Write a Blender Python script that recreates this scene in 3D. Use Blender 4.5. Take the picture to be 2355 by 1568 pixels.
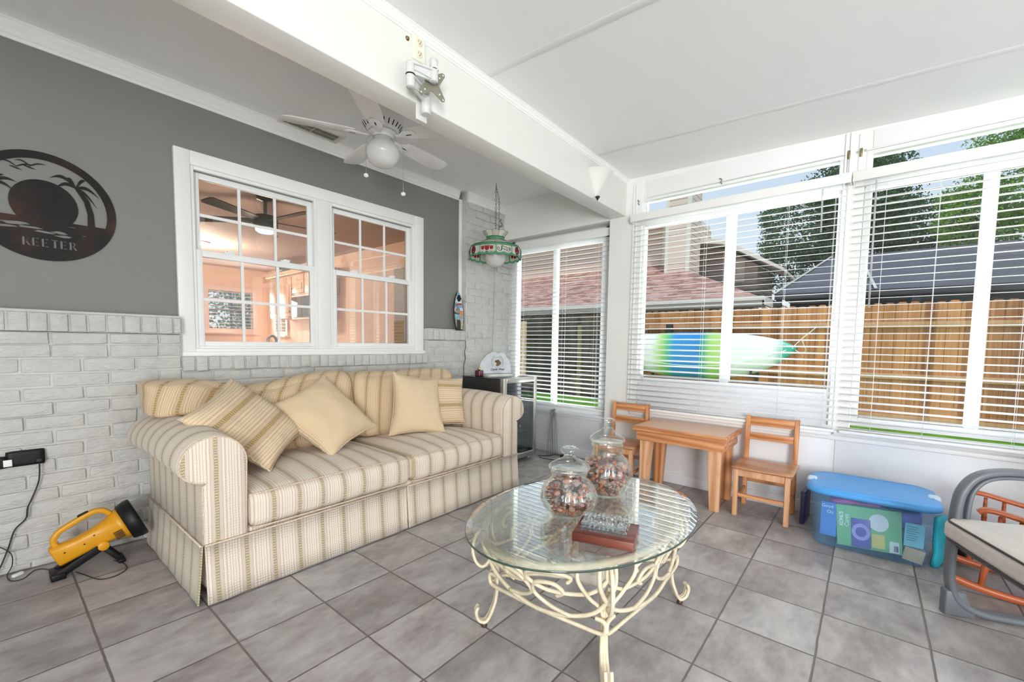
import bpy, bmesh, math, random
import numpy as np
from mathutils import Vector, Matrix, noise
for o in list(bpy.data.objects): bpy.data.objects.remove(o)
SC = bpy.context.scene; COL = SC.collection
PI = math.pi; R = math.radians
random.seed(7); np.random.seed(7)

# ---------------------------------------------------------------- camera
cam_d = bpy.data.cameras.new('camera'); cam = bpy.data.objects.new('camera', cam_d); COL.objects.link(cam)
SC.camera = cam
Fv = Vector((0.77055868, 0.63383627, -0.06701421)); Rv = Vector((0.63595751, -0.77158422, 0.0146912)); Uv = Vector((0.04239529, 0.05393862, 0.99764386))
mw = Matrix.Identity(4)
for i in range(3):
    mw[i][0] = Rv[i]; mw[i][1] = Uv[i]; mw[i][2] = -Fv[i]
mw[0][3], mw[1][3], mw[2][3] = 0.0, -3.22143, 1.145
cam.matrix_world = mw
cam_d.sensor_fit = 'HORIZONTAL'; cam_d.sensor_width = 36.0; cam_d.lens = 997.80 / 2355 * 36
cam_d.shift_y = 72.46 / 2355; cam_d.clip_start = 0.05; cam_d.clip_end = 300

# ---------------------------------------------------------------- colour management
SC.view_settings.view_transform = 'Standard'; SC.view_settings.look = 'None'
SC.view_settings.exposure = 0.10; SC.view_settings.gamma = 1.0
SC.view_settings.use_curve_mapping = False
SC.cycles.use_denoising = True
SC.cycles.max_bounces = 12; SC.cycles.diffuse_bounces = 8; SC.cycles.transparent_max_bounces = 40; SC.cycles.glossy_bounces = 6
SC.cycles.sample_clamp_indirect = 6.0; SC.cycles.caustics_refractive = False; SC.cycles.caustics_reflective = False

# ---------------------------------------------------------------- world sky
W = bpy.data.worlds.new('sky'); SC.world = W; W.use_nodes = True
nt = W.node_tree; nt.nodes.clear()
out = nt.nodes.new('ShaderNodeOutputWorld'); bg = nt.nodes.new('ShaderNodeBackground')
tc = nt.nodes.new('ShaderNodeTexCoord'); sep = nt.nodes.new('ShaderNodeSeparateXYZ'); rp = nt.nodes.new('ShaderNodeValToRGB')
nt.links.new(tc.outputs['Generated'], sep.inputs[0]); nt.links.new(sep.outputs['Z'], rp.inputs[0])
rp.color_ramp.elements[0].position = 0.0; rp.color_ramp.elements[0].color = (0.84, 0.89, 0.96, 1)
rp.color_ramp.elements[1].position = 0.62; rp.color_ramp.elements[1].color = (0.42, 0.62, 0.93, 1)
e = rp.color_ramp.elements.new(0.22); e.color = (0.72, 0.83, 0.96, 1)
nt.links.new(rp.outputs[0], bg.inputs[0]); bg.inputs[1].default_value = 0.94
nt.links.new(bg.outputs[0], out.inputs[0])

def light(kind, name, loc, energy, color=(1, 1, 1), size=1.0, size_y=None, aim=None, angle=None):
    d = bpy.data.lights.new(name, kind); o = bpy.data.objects.new(name, d); COL.objects.link(o)
    o.location = loc; d.energy = energy; d.color = color
    if kind == 'AREA':
        d.shape = 'RECTANGLE'; d.size = size; d.size_y = size_y or size
    if kind == 'POINT': d.shadow_soft_size = size
    if kind == 'SUN': d.angle = angle or R(3)
    if aim is not None:
        o.rotation_euler = (Vector(aim) - Vector(loc)).to_track_quat('-Z', 'Y').to_euler()
    return o
light('SUN', 'sun', (-10, -20, 30), 2.2, (1.0, 0.95, 0.86), aim=(-10 + 6, -20 + 5, 30 - 12), angle=R(4))
# area lamps added to fill the sunroom, all out of view
light('AREA', 'fill_patio_side', (0.3, -6.35, 0.75), 26, (0.975, 0.99, 0.99), 3.4, 1.2, aim=(0.9, -2.0, 1.0))  # added fill just inside the patio-side openings
light('AREA', 'fill_left_side', (-2.25, -5.7, 1.30), 215, (0.975, 0.99, 0.99), 1.35, 1.9, aim=(3.6, -4.4, 1.30))  # added fill in front of the solid left wall, no windows there
light('AREA', 'bounce_fill_recess', (4.35, -0.70, 0.12), 100, (0.98, 0.99, 0.98), 1.2, 0.7, aim=(2.6, -0.75, 2.4))  # added lamp below the sill, stands in for light bounced off the ground
light('AREA', 'bounce_fill_bays', (4.40, -3.0, 0.10), 165, (0.98, 0.99, 0.98), 3.0, 0.8, aim=(1.4, -3.0, 2.6))  # added lamp hidden outside the bays, throws extra bounce up to the ceiling

# ---------------------------------------------------------------- materials
MATS = {}
def newmat(name):
    m = bpy.data.materials.new(name); m.use_nodes = True; MATS[name] = m
    t = m.node_tree; b = t.nodes['Principled BSDF']; return m, t, b
def setb(b, rgb=None, rough=0.5, metal=0.0, spec=0.5, **k):
    if rgb is not None: b.inputs['Base Color'].default_value = (*rgb, 1)
    b.inputs['Roughness'].default_value = rough; b.inputs['Metallic'].default_value = metal
    b.inputs['Specular IOR Level'].default_value = spec
def N(t, typ, **k):
    n = t.nodes.new(typ)
    for a, v in k.items(): setattr(n, a, v)
    return n
def ramp(t, stops, interp='LINEAR'):
    r = N(t, 'ShaderNodeValToRGB'); cr = r.color_ramp; cr.interpolation = interp
    cr.elements[0].position = stops[0][0]; cr.elements[0].color = (*stops[0][1], 1)
    cr.elements[1].position = stops[-1][0]; cr.elements[1].color = (*stops[-1][1], 1)
    for p, c in stops[1:-1]:
        e = cr.elements.new(p); e.color = (*c, 1)
    return r
def coords(t, kind='Object', scale=(1, 1, 1), loc=(0, 0, 0), rot=(0, 0, 0)):
    c = N(t, 'ShaderNodeTexCoord'); m = N(t, 'ShaderNodeMapping')
    m.inputs['Scale'].default_value = scale; m.inputs['Location'].default_value = loc; m.inputs['Rotation'].default_value = rot
    t.links.new(c.outputs[kind], m.inputs[0]); return m.outputs[0]
def nz(t, vec, scale=5, detail=3, rough=.5):
    n = N(t, 'ShaderNodeTexNoise'); n.inputs['Scale'].default_value = scale; n.inputs['Detail'].default_value = detail; n.inputs['Roughness'].default_value = rough
    t.links.new(vec, n.inputs['Vector']); return n.outputs['Fac']
def bump(t, b, h, strength=.2, dist=.01):
    n = N(t, 'ShaderNodeBump'); n.inputs['Strength'].default_value = strength; n.inputs['Distance'].default_value = dist
    t.links.new(h, n.inputs['Height']); t.links.new(n.outputs[0], b.inputs['Normal']); return n
def math_(t, op, a, b=None, c=None):
    n = N(t, 'ShaderNodeMath', operation=op)
    for i, x in enumerate((a, b, c)):
        if x is None: continue
        if isinstance(x, (int, float)): n.inputs[i].default_value = x
        else: t.links.new(x, n.inputs[i])
    return n.outputs[0]
def mixc(t, f, a, b, mode='MIX'):
    n = N(t, 'ShaderNodeMix', data_type='RGBA', blend_type=mode)
    for s, x in ((0, f), (6, a), (7, b)):
        if isinstance(x, (int, float)): n.inputs[s].default_value = x
        elif isinstance(x, tuple): n.inputs[s].default_value = (*x, 1)
        else: t.links.new(x, n.inputs[s])
    return n.outputs[2]
def plain(name, rgb, rough=.5, metal=0, var=.06, scale=6, bmp=0, spec=.5, bscale=60, kind='Object'):
    if name in MATS: return MATS[name]
    m, t, b = newmat(name); setb(b, rgb, rough, metal, spec)
    v = coords(t, kind)
    f = nz(t, v, scale)
    lo = tuple(c * (1 - var) for c in rgb); hi = tuple(min(1, c * (1 + var)) for c in rgb)
    r = ramp(t, [(.3, lo), (.7, hi)]); t.links.new(f, r.inputs[0]); t.links.new(r.outputs[0], b.inputs['Base Color'])
    if bmp: bump(t, b, nz(t, v, bscale, 4), bmp, .004)
    return m
def wood(name, dark, light_, rough=.45, along='Z', scale=1.0, kind='Object'):
    m, t, b = newmat(name); setb(b, None, rough)
    s = {'X': (1.5, 14, 14), 'Y': (14, 1.5, 14), 'Z': (14, 14, 1.5)}[along]
    v = coords(t, kind, tuple(a * scale for a in s))
    f = nz(t, v, 1.6, 5, .6)
    w = N(t, 'ShaderNodeTexWave', wave_type='RINGS', rings_direction='SPHERICAL'); w.inputs['Scale'].default_value = .5; w.inputs['Distortion'].default_value = 9; w.inputs['Detail'].default_value = 3
    t.links.new(v, w.inputs['Vector'])
    k = math_(t, 'ADD', math_(t, 'MULTIPLY', f, .65), math_(t, 'MULTIPLY', w.outputs['Fac'], .35))
    mid = tuple((a + c) / 2 for a, c in zip(dark, light_))
    r = ramp(t, [(.28, dark), (.45, mid), (.68, light_)]); t.links.new(k, r.inputs[0]); t.links.new(r.outputs[0], b.inputs['Base Color'])
    bump(t, b, k, .08, .002)
    return m
def emis(name, rgb, s=1.0):
    m, t, b = newmat(name); setb(b, rgb, .4); b.inputs['Emission Color'].default_value = (*rgb, 1); b.inputs['Emission Strength'].default_value = s; return m
def thin_glass(name, tint=(.97, .985, .975), rough=0.0, ior=1.5, gain=1.0, haze=0.0, hazecol=(.8, .8, .8)):
    m, t, b = newmat(name); t.nodes.remove(b); o = t.nodes['Material Output']
    tr = N(t, 'ShaderNodeBsdfTransparent'); tr.inputs[0].default_value = (*tint, 1)
    gl = N(t, 'ShaderNodeBsdfGlossy'); gl.inputs['Roughness'].default_value = rough; gl.inputs[0].default_value = (1, 1, 1, 1)
    lw = N(t, 'ShaderNodeLayerWeight'); lw.inputs['Blend'].default_value = .5      # Schlick reflectance, same from both sides
    f5 = math_(t, 'POWER', lw.outputs['Facing'], 5.0); fr = math_(t, 'ADD', math_(t, 'MULTIPLY', f5, .96), .04)
    f = math_(t, 'MINIMUM', math_(t, 'MULTIPLY', fr, gain), 1.0)
    mx = N(t, 'ShaderNodeMixShader'); t.links.new(f, mx.inputs[0]); t.links.new(tr.outputs[0], mx.inputs[1]); t.links.new(gl.outputs[0], mx.inputs[2])
    last = mx.outputs[0]
    if haze:
        df = N(t, 'ShaderNodeBsdfDiffuse'); df.inputs[0].default_value = (*hazecol, 1)
        m2 = N(t, 'ShaderNodeMixShader'); m2.inputs[0].default_value = haze
        t.links.new(last, m2.inputs[1]); t.links.new(df.outputs[0], m2.inputs[2]); last = m2.outputs[0]
    t.links.new(last, o.inputs['Surface']); return m

M_white = plain('white_paint', (.84, .845, .82), .5, var=.015, scale=3)
M_trim = plain('trim_paint', (.86, .865, .845), .38, var=.015, scale=3)
M_vinyl = plain('white_vinyl', (.86, .87, .87), .35, var=.01)
M_panel = plain('lower_wall_panel', (.78, .80, .83), .5, var=.02)
M_ceil = plain('ceiling_paint', (.87, .875, .87), .7, var=.015, scale=2)
M_grey = plain('grey_wall_paint', (.225, .222, .208), .6, var=.02, scale=2, bmp=.05, bscale=220)
M_slat = plain('blind_slat', (.90, .91, .92), .35, var=.01)
M_black = plain('black_plastic', (.007, .007, .008), .45, var=.2, spec=.3)
M_cord = plain('black_rubber', (.02, .018, .016), .55, var=.2)
M_greycord = plain('grey_cord', (.42, .42, .41), .5)
M_chrome = plain('brushed_steel', (.62, .62, .60), .32, 1.0, var=.05)
M_pane = thin_glass('window_glass', (.965, .98, .975), gain=.45)
M_kpane = thin_glass('house_window_glass', (.93, .95, .94), gain=2.4)

def tile_mat():
    m, t, b = newmat('slate_tile'); setb(b, None, .42, spec=.45)
    c = N(t, 'ShaderNodeTexCoord'); S = .3376
    wob = N(t, 'ShaderNodeTexNoise'); wob.inputs['Scale'].default_value = 9; wob.inputs['Detail'].default_value = 4
    t.links.new(c.outputs['Object'], wob.inputs['Vector'])
    wv = N(t, 'ShaderNodeVectorMath', operation='SUBTRACT'); t.links.new(wob.outputs['Color'], wv.inputs[0]); wv.inputs[1].default_value = (.5, .5, .5)
    ws = N(t, 'ShaderNodeVectorMath', operation='SCALE'); t.links.new(wv.outputs[0], ws.inputs[0]); ws.inputs['Scale'].default_value = .006
    ad = N(t, 'ShaderNodeVectorMath', operation='ADD'); t.links.new(c.outputs['Object'], ad.inputs[0]); t.links.new(ws.outputs[0], ad.inputs[1])
    sp = N(t, 'ShaderNodeSeparateXYZ'); t.links.new(ad.outputs[0], sp.inputs[0])
    u = math_(t, 'DIVIDE', math_(t, 'SUBTRACT', sp.outputs[0], .5643), S)
    v = math_(t, 'DIVIDE', math_(t, 'SUBTRACT', sp.outputs[1], -1.4356), S)
    # distance to the nearest joint
    du = math_(t, 'ABSOLUTE', math_(t, 'SUBTRACT', math_(t, 'FRACT', math_(t, 'ADD', u, .5)), .5))
    dv = math_(t, 'ABSOLUTE', math_(t, 'SUBTRACT', math_(t, 'FRACT', math_(t, 'ADD', v, .5)), .5))
    d = math_(t, 'MINIMUM', du, dv)
    gm = N(t, 'ShaderNodeMapRange', interpolation_type='SMOOTHSTEP'); t.links.new(d, gm.inputs[0]); gm.inputs[1].default_value = .006; gm.inputs[2].default_value = .015
    cmb = N(t, 'ShaderNodeCombineXYZ'); t.links.new(math_(t, 'FLOOR', u), cmb.inputs[0]); t.links.new(math_(t, 'FLOOR', v), cmb.inputs[1])
    wn = N(t, 'ShaderNodeTexWhiteNoise', noise_dimensions='3D'); t.links.new(cmb.outputs[0], wn.inputs['Vector'])
    off = N(t, 'ShaderNodeVectorMath', operation='SCALE'); t.links.new(wn.outputs['Color'], off.inputs[0]); off.inputs['Scale'].default_value = 40
    a2 = N(t, 'ShaderNodeVectorMath', operation='ADD'); t.links.new(c.outputs['Object'], a2.inputs[0]); t.links.new(off.outputs[0], a2.inputs[1])
    st = N(t, 'ShaderNodeMapping'); st.inputs['Scale'].default_value = (.55, 1, 1); t.links.new(a2.outputs[0], st.inputs[0])
    n1 = nz(t, st.outputs[0], 6, 6, .6); n2 = nz(t, st.outputs[0], 26, 6, .65)
    k = math_(t, 'ADD', math_(t, 'MULTIPLY', n1, .7), math_(t, 'MULTIPLY', n2, .3))
    r = ramp(t, [(.30, (.21, .188, .184)), (.46, (.35, .330, .326)), (.58, (.47, .455, .452)), (.72, (.60, .59, .59))]); t.links.new(k, r.inputs[0])
    tint = ramp(t, [(0, (.85, .82, .81)), (.35, (1.0, .97, .96)), (.7, (.94, .95, .97)), (1, (1.12, 1.07, 1.04))]); t.links.new(wn.outputs['Value'], tint.inputs[0])
    col = mixc(t, 1.0, r.outputs[0], tint.outputs[0], 'MULTIPLY')
    rs = nz(t, st.outputs[0], 3.0, 3, .5)
    rr = N(t, 'ShaderNodeMapRange'); t.links.new(rs, rr.inputs[0]); rr.inputs[1].default_value = .58; rr.inputs[2].default_value = .75; rr.inputs[3].default_value = 0; rr.inputs[4].default_value = .3
    col = mixc(t, rr.outputs[0], col, (.33, .25, .22))
    gc = mixc(t, nz(t, c.outputs['Object'], 12, 2), (.115, .10, .092), (.20, .175, .16))
    fin = mixc(t, gm.outputs[0], gc, col); t.links.new(fin, b.inputs['Base Color'])
    h = math_(t, 'ADD', math_(t, 'MULTIPLY', gm.outputs[0], 1.0), math_(t, 'MULTIPLY', k, .35))
    bump(t, b, h, .5, .004)
    t.links.new(math_(t, 'ADD', math_(t, 'MULTIPLY', k, .35), .28), b.inputs['Roughness'])
    return m
def brick_mat():
    m, t, b = newmat('painted_brick'); setb(b, None, .6)
    v = coords(t); f = nz(t, v, 14, 6, .65); g = nz(t, v, 3, 2)
    r = ramp(t, [(.25, (.45, .447, .425)), (.5, (.575, .572, .545)), (.75, (.63, .627, .60))]); t.links.new(math_(t, 'ADD', math_(t, 'MULTIPLY', f, .6), math_(t, 'MULTIPLY', g, .4)), r.inputs[0])
    t.links.new(r.outputs[0], b.inputs['Base Color'])
    v2 = coords(t, 'Object', (1, 1, 1.8), rot=(0, R(25), 0)); h = nz(t, v2, 16, 5, .6); h2 = nz(t, coords(t, 'Object', (1, 1, 3), rot=(0, R(-35), 0)), 9, 2, .5)
    ri = math_(t, 'ABSOLUTE', math_(t, 'SUBTRACT', h2, .5)); ri = math_(t, 'MINIMUM', math_(t, 'MULTIPLY', ri, 9), .5)
    bump(t, b, math_(t, 'ADD', h, math_(t, 'MULTIPLY', ri, .16)), .85, .017); return m
M_tile = tile_mat(); M_brick = brick_mat()
M_mortar = plain('painted_mortar', (.60, .59, .56), .8, var=.1, bmp=.5, bscale=80)

def stripe_mat(name, tone=(1, 1, 1), period=.118, contrast=1.0, green=(.36, .33, .17)):
    m, t, b = newmat(name); setb(b, None, .85, spec=.2); b.inputs['Sheen Weight'].default_value = .15
    uv = N(t, 'ShaderNodeTexCoord'); sp = N(t, 'ShaderNodeSeparateXYZ'); t.links.new(uv.outputs['UV'], sp.inputs[0])
    wv = nz(t, uv.outputs['UV'], 14, 2)
    uu = math_(t, 'ADD', sp.outputs[0], math_(t, 'MULTIPLY', math_(t, 'SUBTRACT', wv, .5), .004))
    fr = math_(t, 'FRACT', math_(t, 'DIVIDE', uu, period))
    cream = (.77, .70, .59); pink = (.66, .555, .475); tan = (.50, .37, .255); red = (.52, .34, .28)
    T = lambda c: tuple(min(1, a * b_) for a, b_ in zip(c, tone))
    st = [(0, green), (.062, red), (.075, pink), (.185, tan), (.20, cream), (.285, tan), (.30, pink), (.335, cream), (.41, tan), (.425, cream), (.50, tan), (.515, cream),
          (.59, tan), (.605, cream), (.68, pink), (.70, tan), (.715, cream), (.80, tan), (.815, pink), (.925, red), (.938, green)]
    r = ramp(t, [(p, T(c)) for p, c in st] + [(1, T(green))], 'CONSTANT'); t.links.new(fr, r.inputs[0])
    # woven puckers running across the stripes
    pk = math_(t, 'SINE', math_(t, 'MULTIPLY', math_(t, 'ADD', sp.outputs[1], math_(t, 'MULTIPLY', nz(t, uv.outputs['UV'], 30, 2), .012)), 2 * PI / .012))
    band = math_(t, 'LESS_THAN', math_(t, 'ABSOLUTE', math_(t, 'SUBTRACT', math_(t, 'FRACT', math_(t, 'ADD', fr, .5)), .5)), .062)
    dash = math_(t, 'MULTIPLY', band, math_(t, 'MULTIPLY', math_(t, 'GREATER_THAN', pk, .25), .5))
    col = mixc(t, dash, r.outputs[0], T(cream))
    mid = math_(t, 'MULTIPLY', math_(t, 'GREATER_THAN', fr, .2), math_(t, 'LESS_THAN', fr, .8))
    w = math_(t, 'MULTIPLY', math_(t, 'ADD', mid, band), pk)
    fine = nz(t, uv.outputs['UV'], 300, 2)
    bump(t, b, math_(t, 'ADD', math_(t, 'MULTIPLY', w, .5), fine), .35, .0022)
    t.links.new(col, b.inputs['Base Color']); return m
M_st = stripe_mat('striped_upholstery')
M_st2 = stripe_mat('striped_back_cushion_fabric', (.93, .81, .63), green=(.40, .34, .15))
M_st3 = stripe_mat('striped_pillow_fabric', (.95, .84, .68), .17, green=(.36, .31, .12))
M_pipe = plain('piping_fabric', (.64, .52, .40), .8, var=.2, scale=120)
def rib_mat(name, a, b_, period=.008):
    m, t, b = newmat(name); setb(b, None, .85, spec=.2)
    uv = N(t, 'ShaderNodeTexCoord'); sp = N(t, 'ShaderNodeSeparateXYZ'); t.links.new(uv.outputs['UV'], sp.inputs[0])
    s = math_(t, 'SINE', math_(t, 'MULTIPLY', math_(t, 'ADD', sp.outputs[1], math_(t, 'MULTIPLY', nz(t, uv.outputs['UV'], 8, 2), .01)), 2 * PI / period))
    s2 = math_(t, 'SINE', math_(t, 'MULTIPLY', sp.outputs[0], 2 * PI / (period * 1.6)))
    k = math_(t, 'ADD', math_(t, 'MULTIPLY', s, .35), math_(t, 'ADD', math_(t, 'MULTIPLY', s2, .12), .5))
    t.links.new(mixc(t, k, a, b_), b.inputs['Base Color']); bump(t, b, k, .3, .002); return m
M_rib = rib_mat('tan_ribbed_fabric', (.60, .44, .27), (.76, .62, .43))
M_pine = wood('orange_pine', (.42, .145, .05), (.74, .35, .155), .4)
M_pinex = wood('orange_pine_across', (.44, .155, .055), (.72, .35, .155), .35, 'Y')
M_light_pine = wood('pale_pine', (.55, .25, .115), (.76, .46, .27), .45)
M_redwood = wood('red_brown_wood', (.30, .06, .018), (.52, .13, .045), .35, 'Y')
M_cream = plain('cream_enamel', (.70, .615, .455), .42, var=.12, scale=25, bmp=.1)

# ---------------------------------------------------------------- mesh helpers
class MB:
    def __init__(s): s.V = []; s.F = []; s.MI = []; s.mi = 0; s.SM = []
    def _f(s, idx, sm=False): s.F.append(idx); s.MI.append(s.mi); s.SM.append(sm)
    def box(s, x0, x1, y0, y1, z0, z1, M=None):
        b = len(s.V); P = [(x, y, z) for z in (z0, z1) for y in (y0, y1) for x in (x0, x1)]
        for p in P: s.V.append(Vector(p) if M is None else M @ Vector(p))
        for q in ((0, 2, 3, 1), (4, 5, 7, 6), (0, 1, 5, 4), (2, 6, 7, 3), (0, 4, 6, 2), (1, 3, 7, 5)): s._f([b + i for i in q])
        return s
    def beam(s, p0, p1, w, h, w1=None, h1=None, up=(0, 0, 1)):
        p0, p1 = Vector(p0), Vector(p1); d = (p1 - p0).normalized(); u = Vector(up)
        if abs(d.dot(u)) > .98: u = Vector((0, 1, 0))
        a = d.cross(u).normalized(); c = a.cross(d).normalized(); w1 = w if w1 is None else w1; h1 = h if h1 is None else h1
        b = len(s.V)
        for p, ww, hh in ((p0, w, h), (p1, w1, h1)):
            for i, j in ((-1, -1), (1, -1), (1, 1), (-1, 1)): s.V.append(p + a * i * ww / 2 + c * j * hh / 2)
        for q in ((3, 2, 1, 0), (4, 5, 6, 7), (0, 1, 5, 4), (1, 2, 6, 5), (2, 3, 7, 6), (3, 0, 4, 7)): s._f([b + i for i in q])
        return s
    def tube(s, pts, r, n=8, closed=False, flat=None, cap=True, up=(0, 0, 1)):
        """swept tube; flat=(w,h) gives a rounded flat bar"""
        P = [Vector(p) for p in pts]; m = len(P); rr = r if isinstance(r, (list, tuple)) else [r] * m
        b = len(s.V); prev = None
        for i, p in enumerate(P):
            if closed: d = P[(i + 1) % m] - P[i - 1]
            else: d = P[min(i + 1, m - 1)] - P[max(i - 1, 0)]
            d = d.normalized() if d.length > 1e-9 else Vector((0, 0, 1))
            if prev is None:
                u = Vector(up)
                if abs(d.dot(u)) > .95: u = Vector((1, 0, 0)) if abs(d.x) < .9 else Vector((0, 1, 0))
                a = d.cross(u).normalized()
            else:
                a = prev - d * prev.dot(d); a = a.normalized() if a.length > 1e-6 else d.orthogonal().normalized()
            prev = a; c = a.cross(d)
            for k in range(n):
                t = 2 * PI * k / n
                if flat: 
                    ct, st = math.cos(t), math.sin(t); e = .45
                    x = math.copysign(abs(ct) ** e, ct) * flat[0] / 2; y = math.copysign(abs(st) ** e, st) * flat[1] / 2
                    s.V.append(p + a * x + c * y)
                else: s.V.append(p + (a * math.cos(t) + c * math.sin(t)) * rr[i])
        for i in range(m if closed else m - 1):
            j = (i + 1) % m
            for k in range(n): s._f([b + i * n + k, b + i * n + (k + 1) % n, b + j * n + (k + 1) % n, b + j * n + k], True)
        if not closed and cap:
            s._f([b + k for k in reversed(range(n))][::1]); s._f([b + (m - 1) * n + k for k in range(n)])
        return s
    def lathe(s, prof, n=32, c=(0, 0, 0), rib=None, M=None, arc=None):
        b = len(s.V); m = len(prof); c = Vector(c); full = arc is None; nn = n if full else n + 1
        for i, (r, z) in enumerate(prof):
            for k in range(nn):
                t = (2 * PI * k / n) if full else arc[0] + (arc[1] - arc[0]) * k / n
                q = r * (rib(t, i / (m - 1), r, z) if rib else 1)
                p = Vector((q * math.cos(t), q * math.sin(t), z)); s.V.append((M @ p if M else p) + c)
        for i in range(m - 1):
            for k in range(n):
                k2 = (k + 1) % n if full else k + 1
                s._f([b + i * nn + k, b + i * nn + k2, b + (i + 1) * nn + k2, b + (i + 1) * nn + k], True)
        if full:
            if prof[0][0] > 1e-5: s._f([b + k for k in reversed(range(n))])
            if prof[-1][0] > 1e-5: s._f([b + (m - 1) * n + k for k in range(n)])
        return s
    def prism(s, poly, a0, a1, plane='XY', M=None):
        """extrude a 2-D polygon; plane XY -> z, XZ -> y, YZ -> x"""
        b = len(s.V); n = len(poly)
        mk = {'XY': lambda p, q, a: (p, q, a), 'XZ': lambda p, q, a: (p, a, q), 'YZ': lambda p, q, a: (a, p, q)}[plane]
        for a in (a0, a1):
            for p, q in poly:
                v = Vector(mk(p, q, a)); s.V.append(M @ v if M else v)
        s._f([b + i for i in reversed(range(n))]); s._f([b + n + i for i in range(n)])
        for i in range(n): j = (i + 1) % n; s._f([b + i, b + j, b + n + j, b + n + i])
        return s
    def ball(s, c, r, n=16, m=10, sq=(1, 1, 1)):
        prof = [(r * math.sin(PI * i / m), -r * math.cos(PI * i / m)) for i in range(m + 1)]
        prof[0] = (1e-6, -r); prof[-1] = (1e-6, r)
        return s.lathe(prof, n, c, M=Matrix.Diagonal(Vector(sq)).to_4x4())
    def rbox(s, x0, x1, y0, y1, z0, z1, r=.03, n=14, crown=(0, 0, 0), fn=None, M=None):
        """rounded, optionally crowned box on a welded grid"""
        c = Vector(((x0 + x1) / 2, (y0 + y1) / 2, (z0 + z1) / 2)); h = Vector(((x1 - x0) / 2, (y1 - y0) / 2, (z1 - z0) / 2))
        bm = bmesh.new(); bmesh.ops.create_cube(bm, size=2); bmesh.ops.subdivide_edges(bm, edges=bm.edges[:], cuts=n, use_grid_fill=True)
        b = len(s.V)
        for v in bm.verts:
            k = Vector([math.copysign(abs(q) ** .8, q) if abs(q) < 1 else q for q in v.co])
            p = Vector([k[i] * h[i] for i in range(3)]); q = Vector([max(-(h[i] - min(r, h[i])), min(h[i] - min(r, h[i]), p[i])) for i in range(3)])
            d = p - q
            if d.length > 1e-9: p = q + d.normalized() * min(r, d.length * 2 if d.length < 1e-6 else r)
            for i in range(3):
                if crown[i]:
                    o = [j for j in range(3) if j != i]; p[i] += crown[i] * (k[i]) * (1 - k[o[0]] ** 2) * (1 - k[o[1]] ** 2)
            p = p + c
            if fn: p = fn(p, k)
            s.V.append(M @ p if M else p)
        bm.verts.index_update()
        for f_ in bm.faces: s._f([b + v.index for v in f_.verts], True)
        bm.free(); return s
    def pillow(s, A, B, C_, D, t, n=30, pinch=.10, seed=0, wr=.010):
        """soft pillow between four corners A B C D"""
        A, B, C_, D = map(Vector, (A, B, C_, D)); nrm = (B - A).cross(D - A).normalized(); b0 = len(s.V); s.uvs = getattr(s, 'uvs', {})
        w = (B - A).length; h = (D - A).length
        for side in (1, -1):
            base = len(s.V)
            for j in range(n + 1):
                for i in range(n + 1):
                    u = -math.cos(PI * i / n); v = -math.cos(PI * j / n)
                    pu = u * (1 - pinch * (1 - v * v) * abs(u) ** 3); pv = v * (1 - pinch * (1 - u * u) * abs(v) ** 3)
                    a, c = (pu + 1) / 2, (pv + 1) / 2
                    p = A * (1 - a) * (1 - c) + B * a * (1 - c) + C_ * a * c + D * (1 - a) * c
                    f_ = (max(0, 1 - u * u) ** .45) * (max(0, 1 - v * v) ** .45)
                    q = Vector((u * 3 + seed, v * 3, seed * 1.7 + side))
                    wn = noise.noise(q * .8) * .5 + noise.noise(q * 2.4) * .22 + .10 * noise.noise(Vector((u * 2, v * 9, seed * 3.1)))
                    edge = 1 - min(1, f_ * 1.2)
                    p = p + nrm * side * (t / 2 * f_ * (1 + .25 * wn) + wr * noise.noise(Vector((u * 9 + seed, v * 2, side))) * edge)
                    s.uvs[len(s.V)] = ((u * .5 + .5) * w, (v * .5 + .5) * h); s.V.append(p)
            for j in range(n):
                for i in range(n):
                    q = [base + j * (n + 1) + i, base + j * (n + 1) + i + 1, base + (j + 1) * (n + 1) + i + 1, base + (j + 1) * (n + 1) + i]
                    s._f(q if side > 0 else q[::-1], True)
        rim = []
        idx = [(i, 0) for i in range(n)] + [(n, j) for j in range(n)] + [(n - i, n) for i in range(n)] + [(0, n - j) for j in range(n)]
        for i, j in idx: rim.append(s.V[b0 + j * (n + 1) + i].copy())
        return rim
    def add_mesh(s, me, M):
        b = len(s.V)
        for v in me.vertices: s.V.append(M @ v.co)
        for p in me.polygons: s._f([b + i for i in p.vertices])
        return s
    def build(s, name, mat, parent=None, world=False, bevel=0, seg=2, smooth=None, uvf=None, angle=35, weld=False):
        me = bpy.data.meshes.new(name); V = s.V
        if parent is not None and world: Mi = parent['_m_inv']; Mi = Matrix([Mi[i * 4:i * 4 + 4] for i in range(4)]); VL = [Mi @ Vector(v) for v in V]
        else: VL = V
        me.from_pydata([tuple(v) for v in VL], [], s.F)
        mats = mat if isinstance(mat, (list, tuple)) else [mat]
        for m_ in mats: me.materials.append(m_)
        for p, mi, sm in zip(me.polygons, s.MI, s.SM): p.material_index = mi; p.use_smooth = sm if smooth is None else smooth
        if uvf or hasattr(s, 'uvs'):
            uvl = me.uv_layers.new(name='UVMap')
            for p in me.polygons:
                nn = p.normal
                for li in p.loop_indices:
                    vi = me.loops[li].vertex_index
                    uvl.data[li].uv = s.uvs[vi] if hasattr(s, 'uvs') and vi in s.uvs else (uvf(Vector(V[vi]), nn) if uvf else (0, 0))
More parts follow.
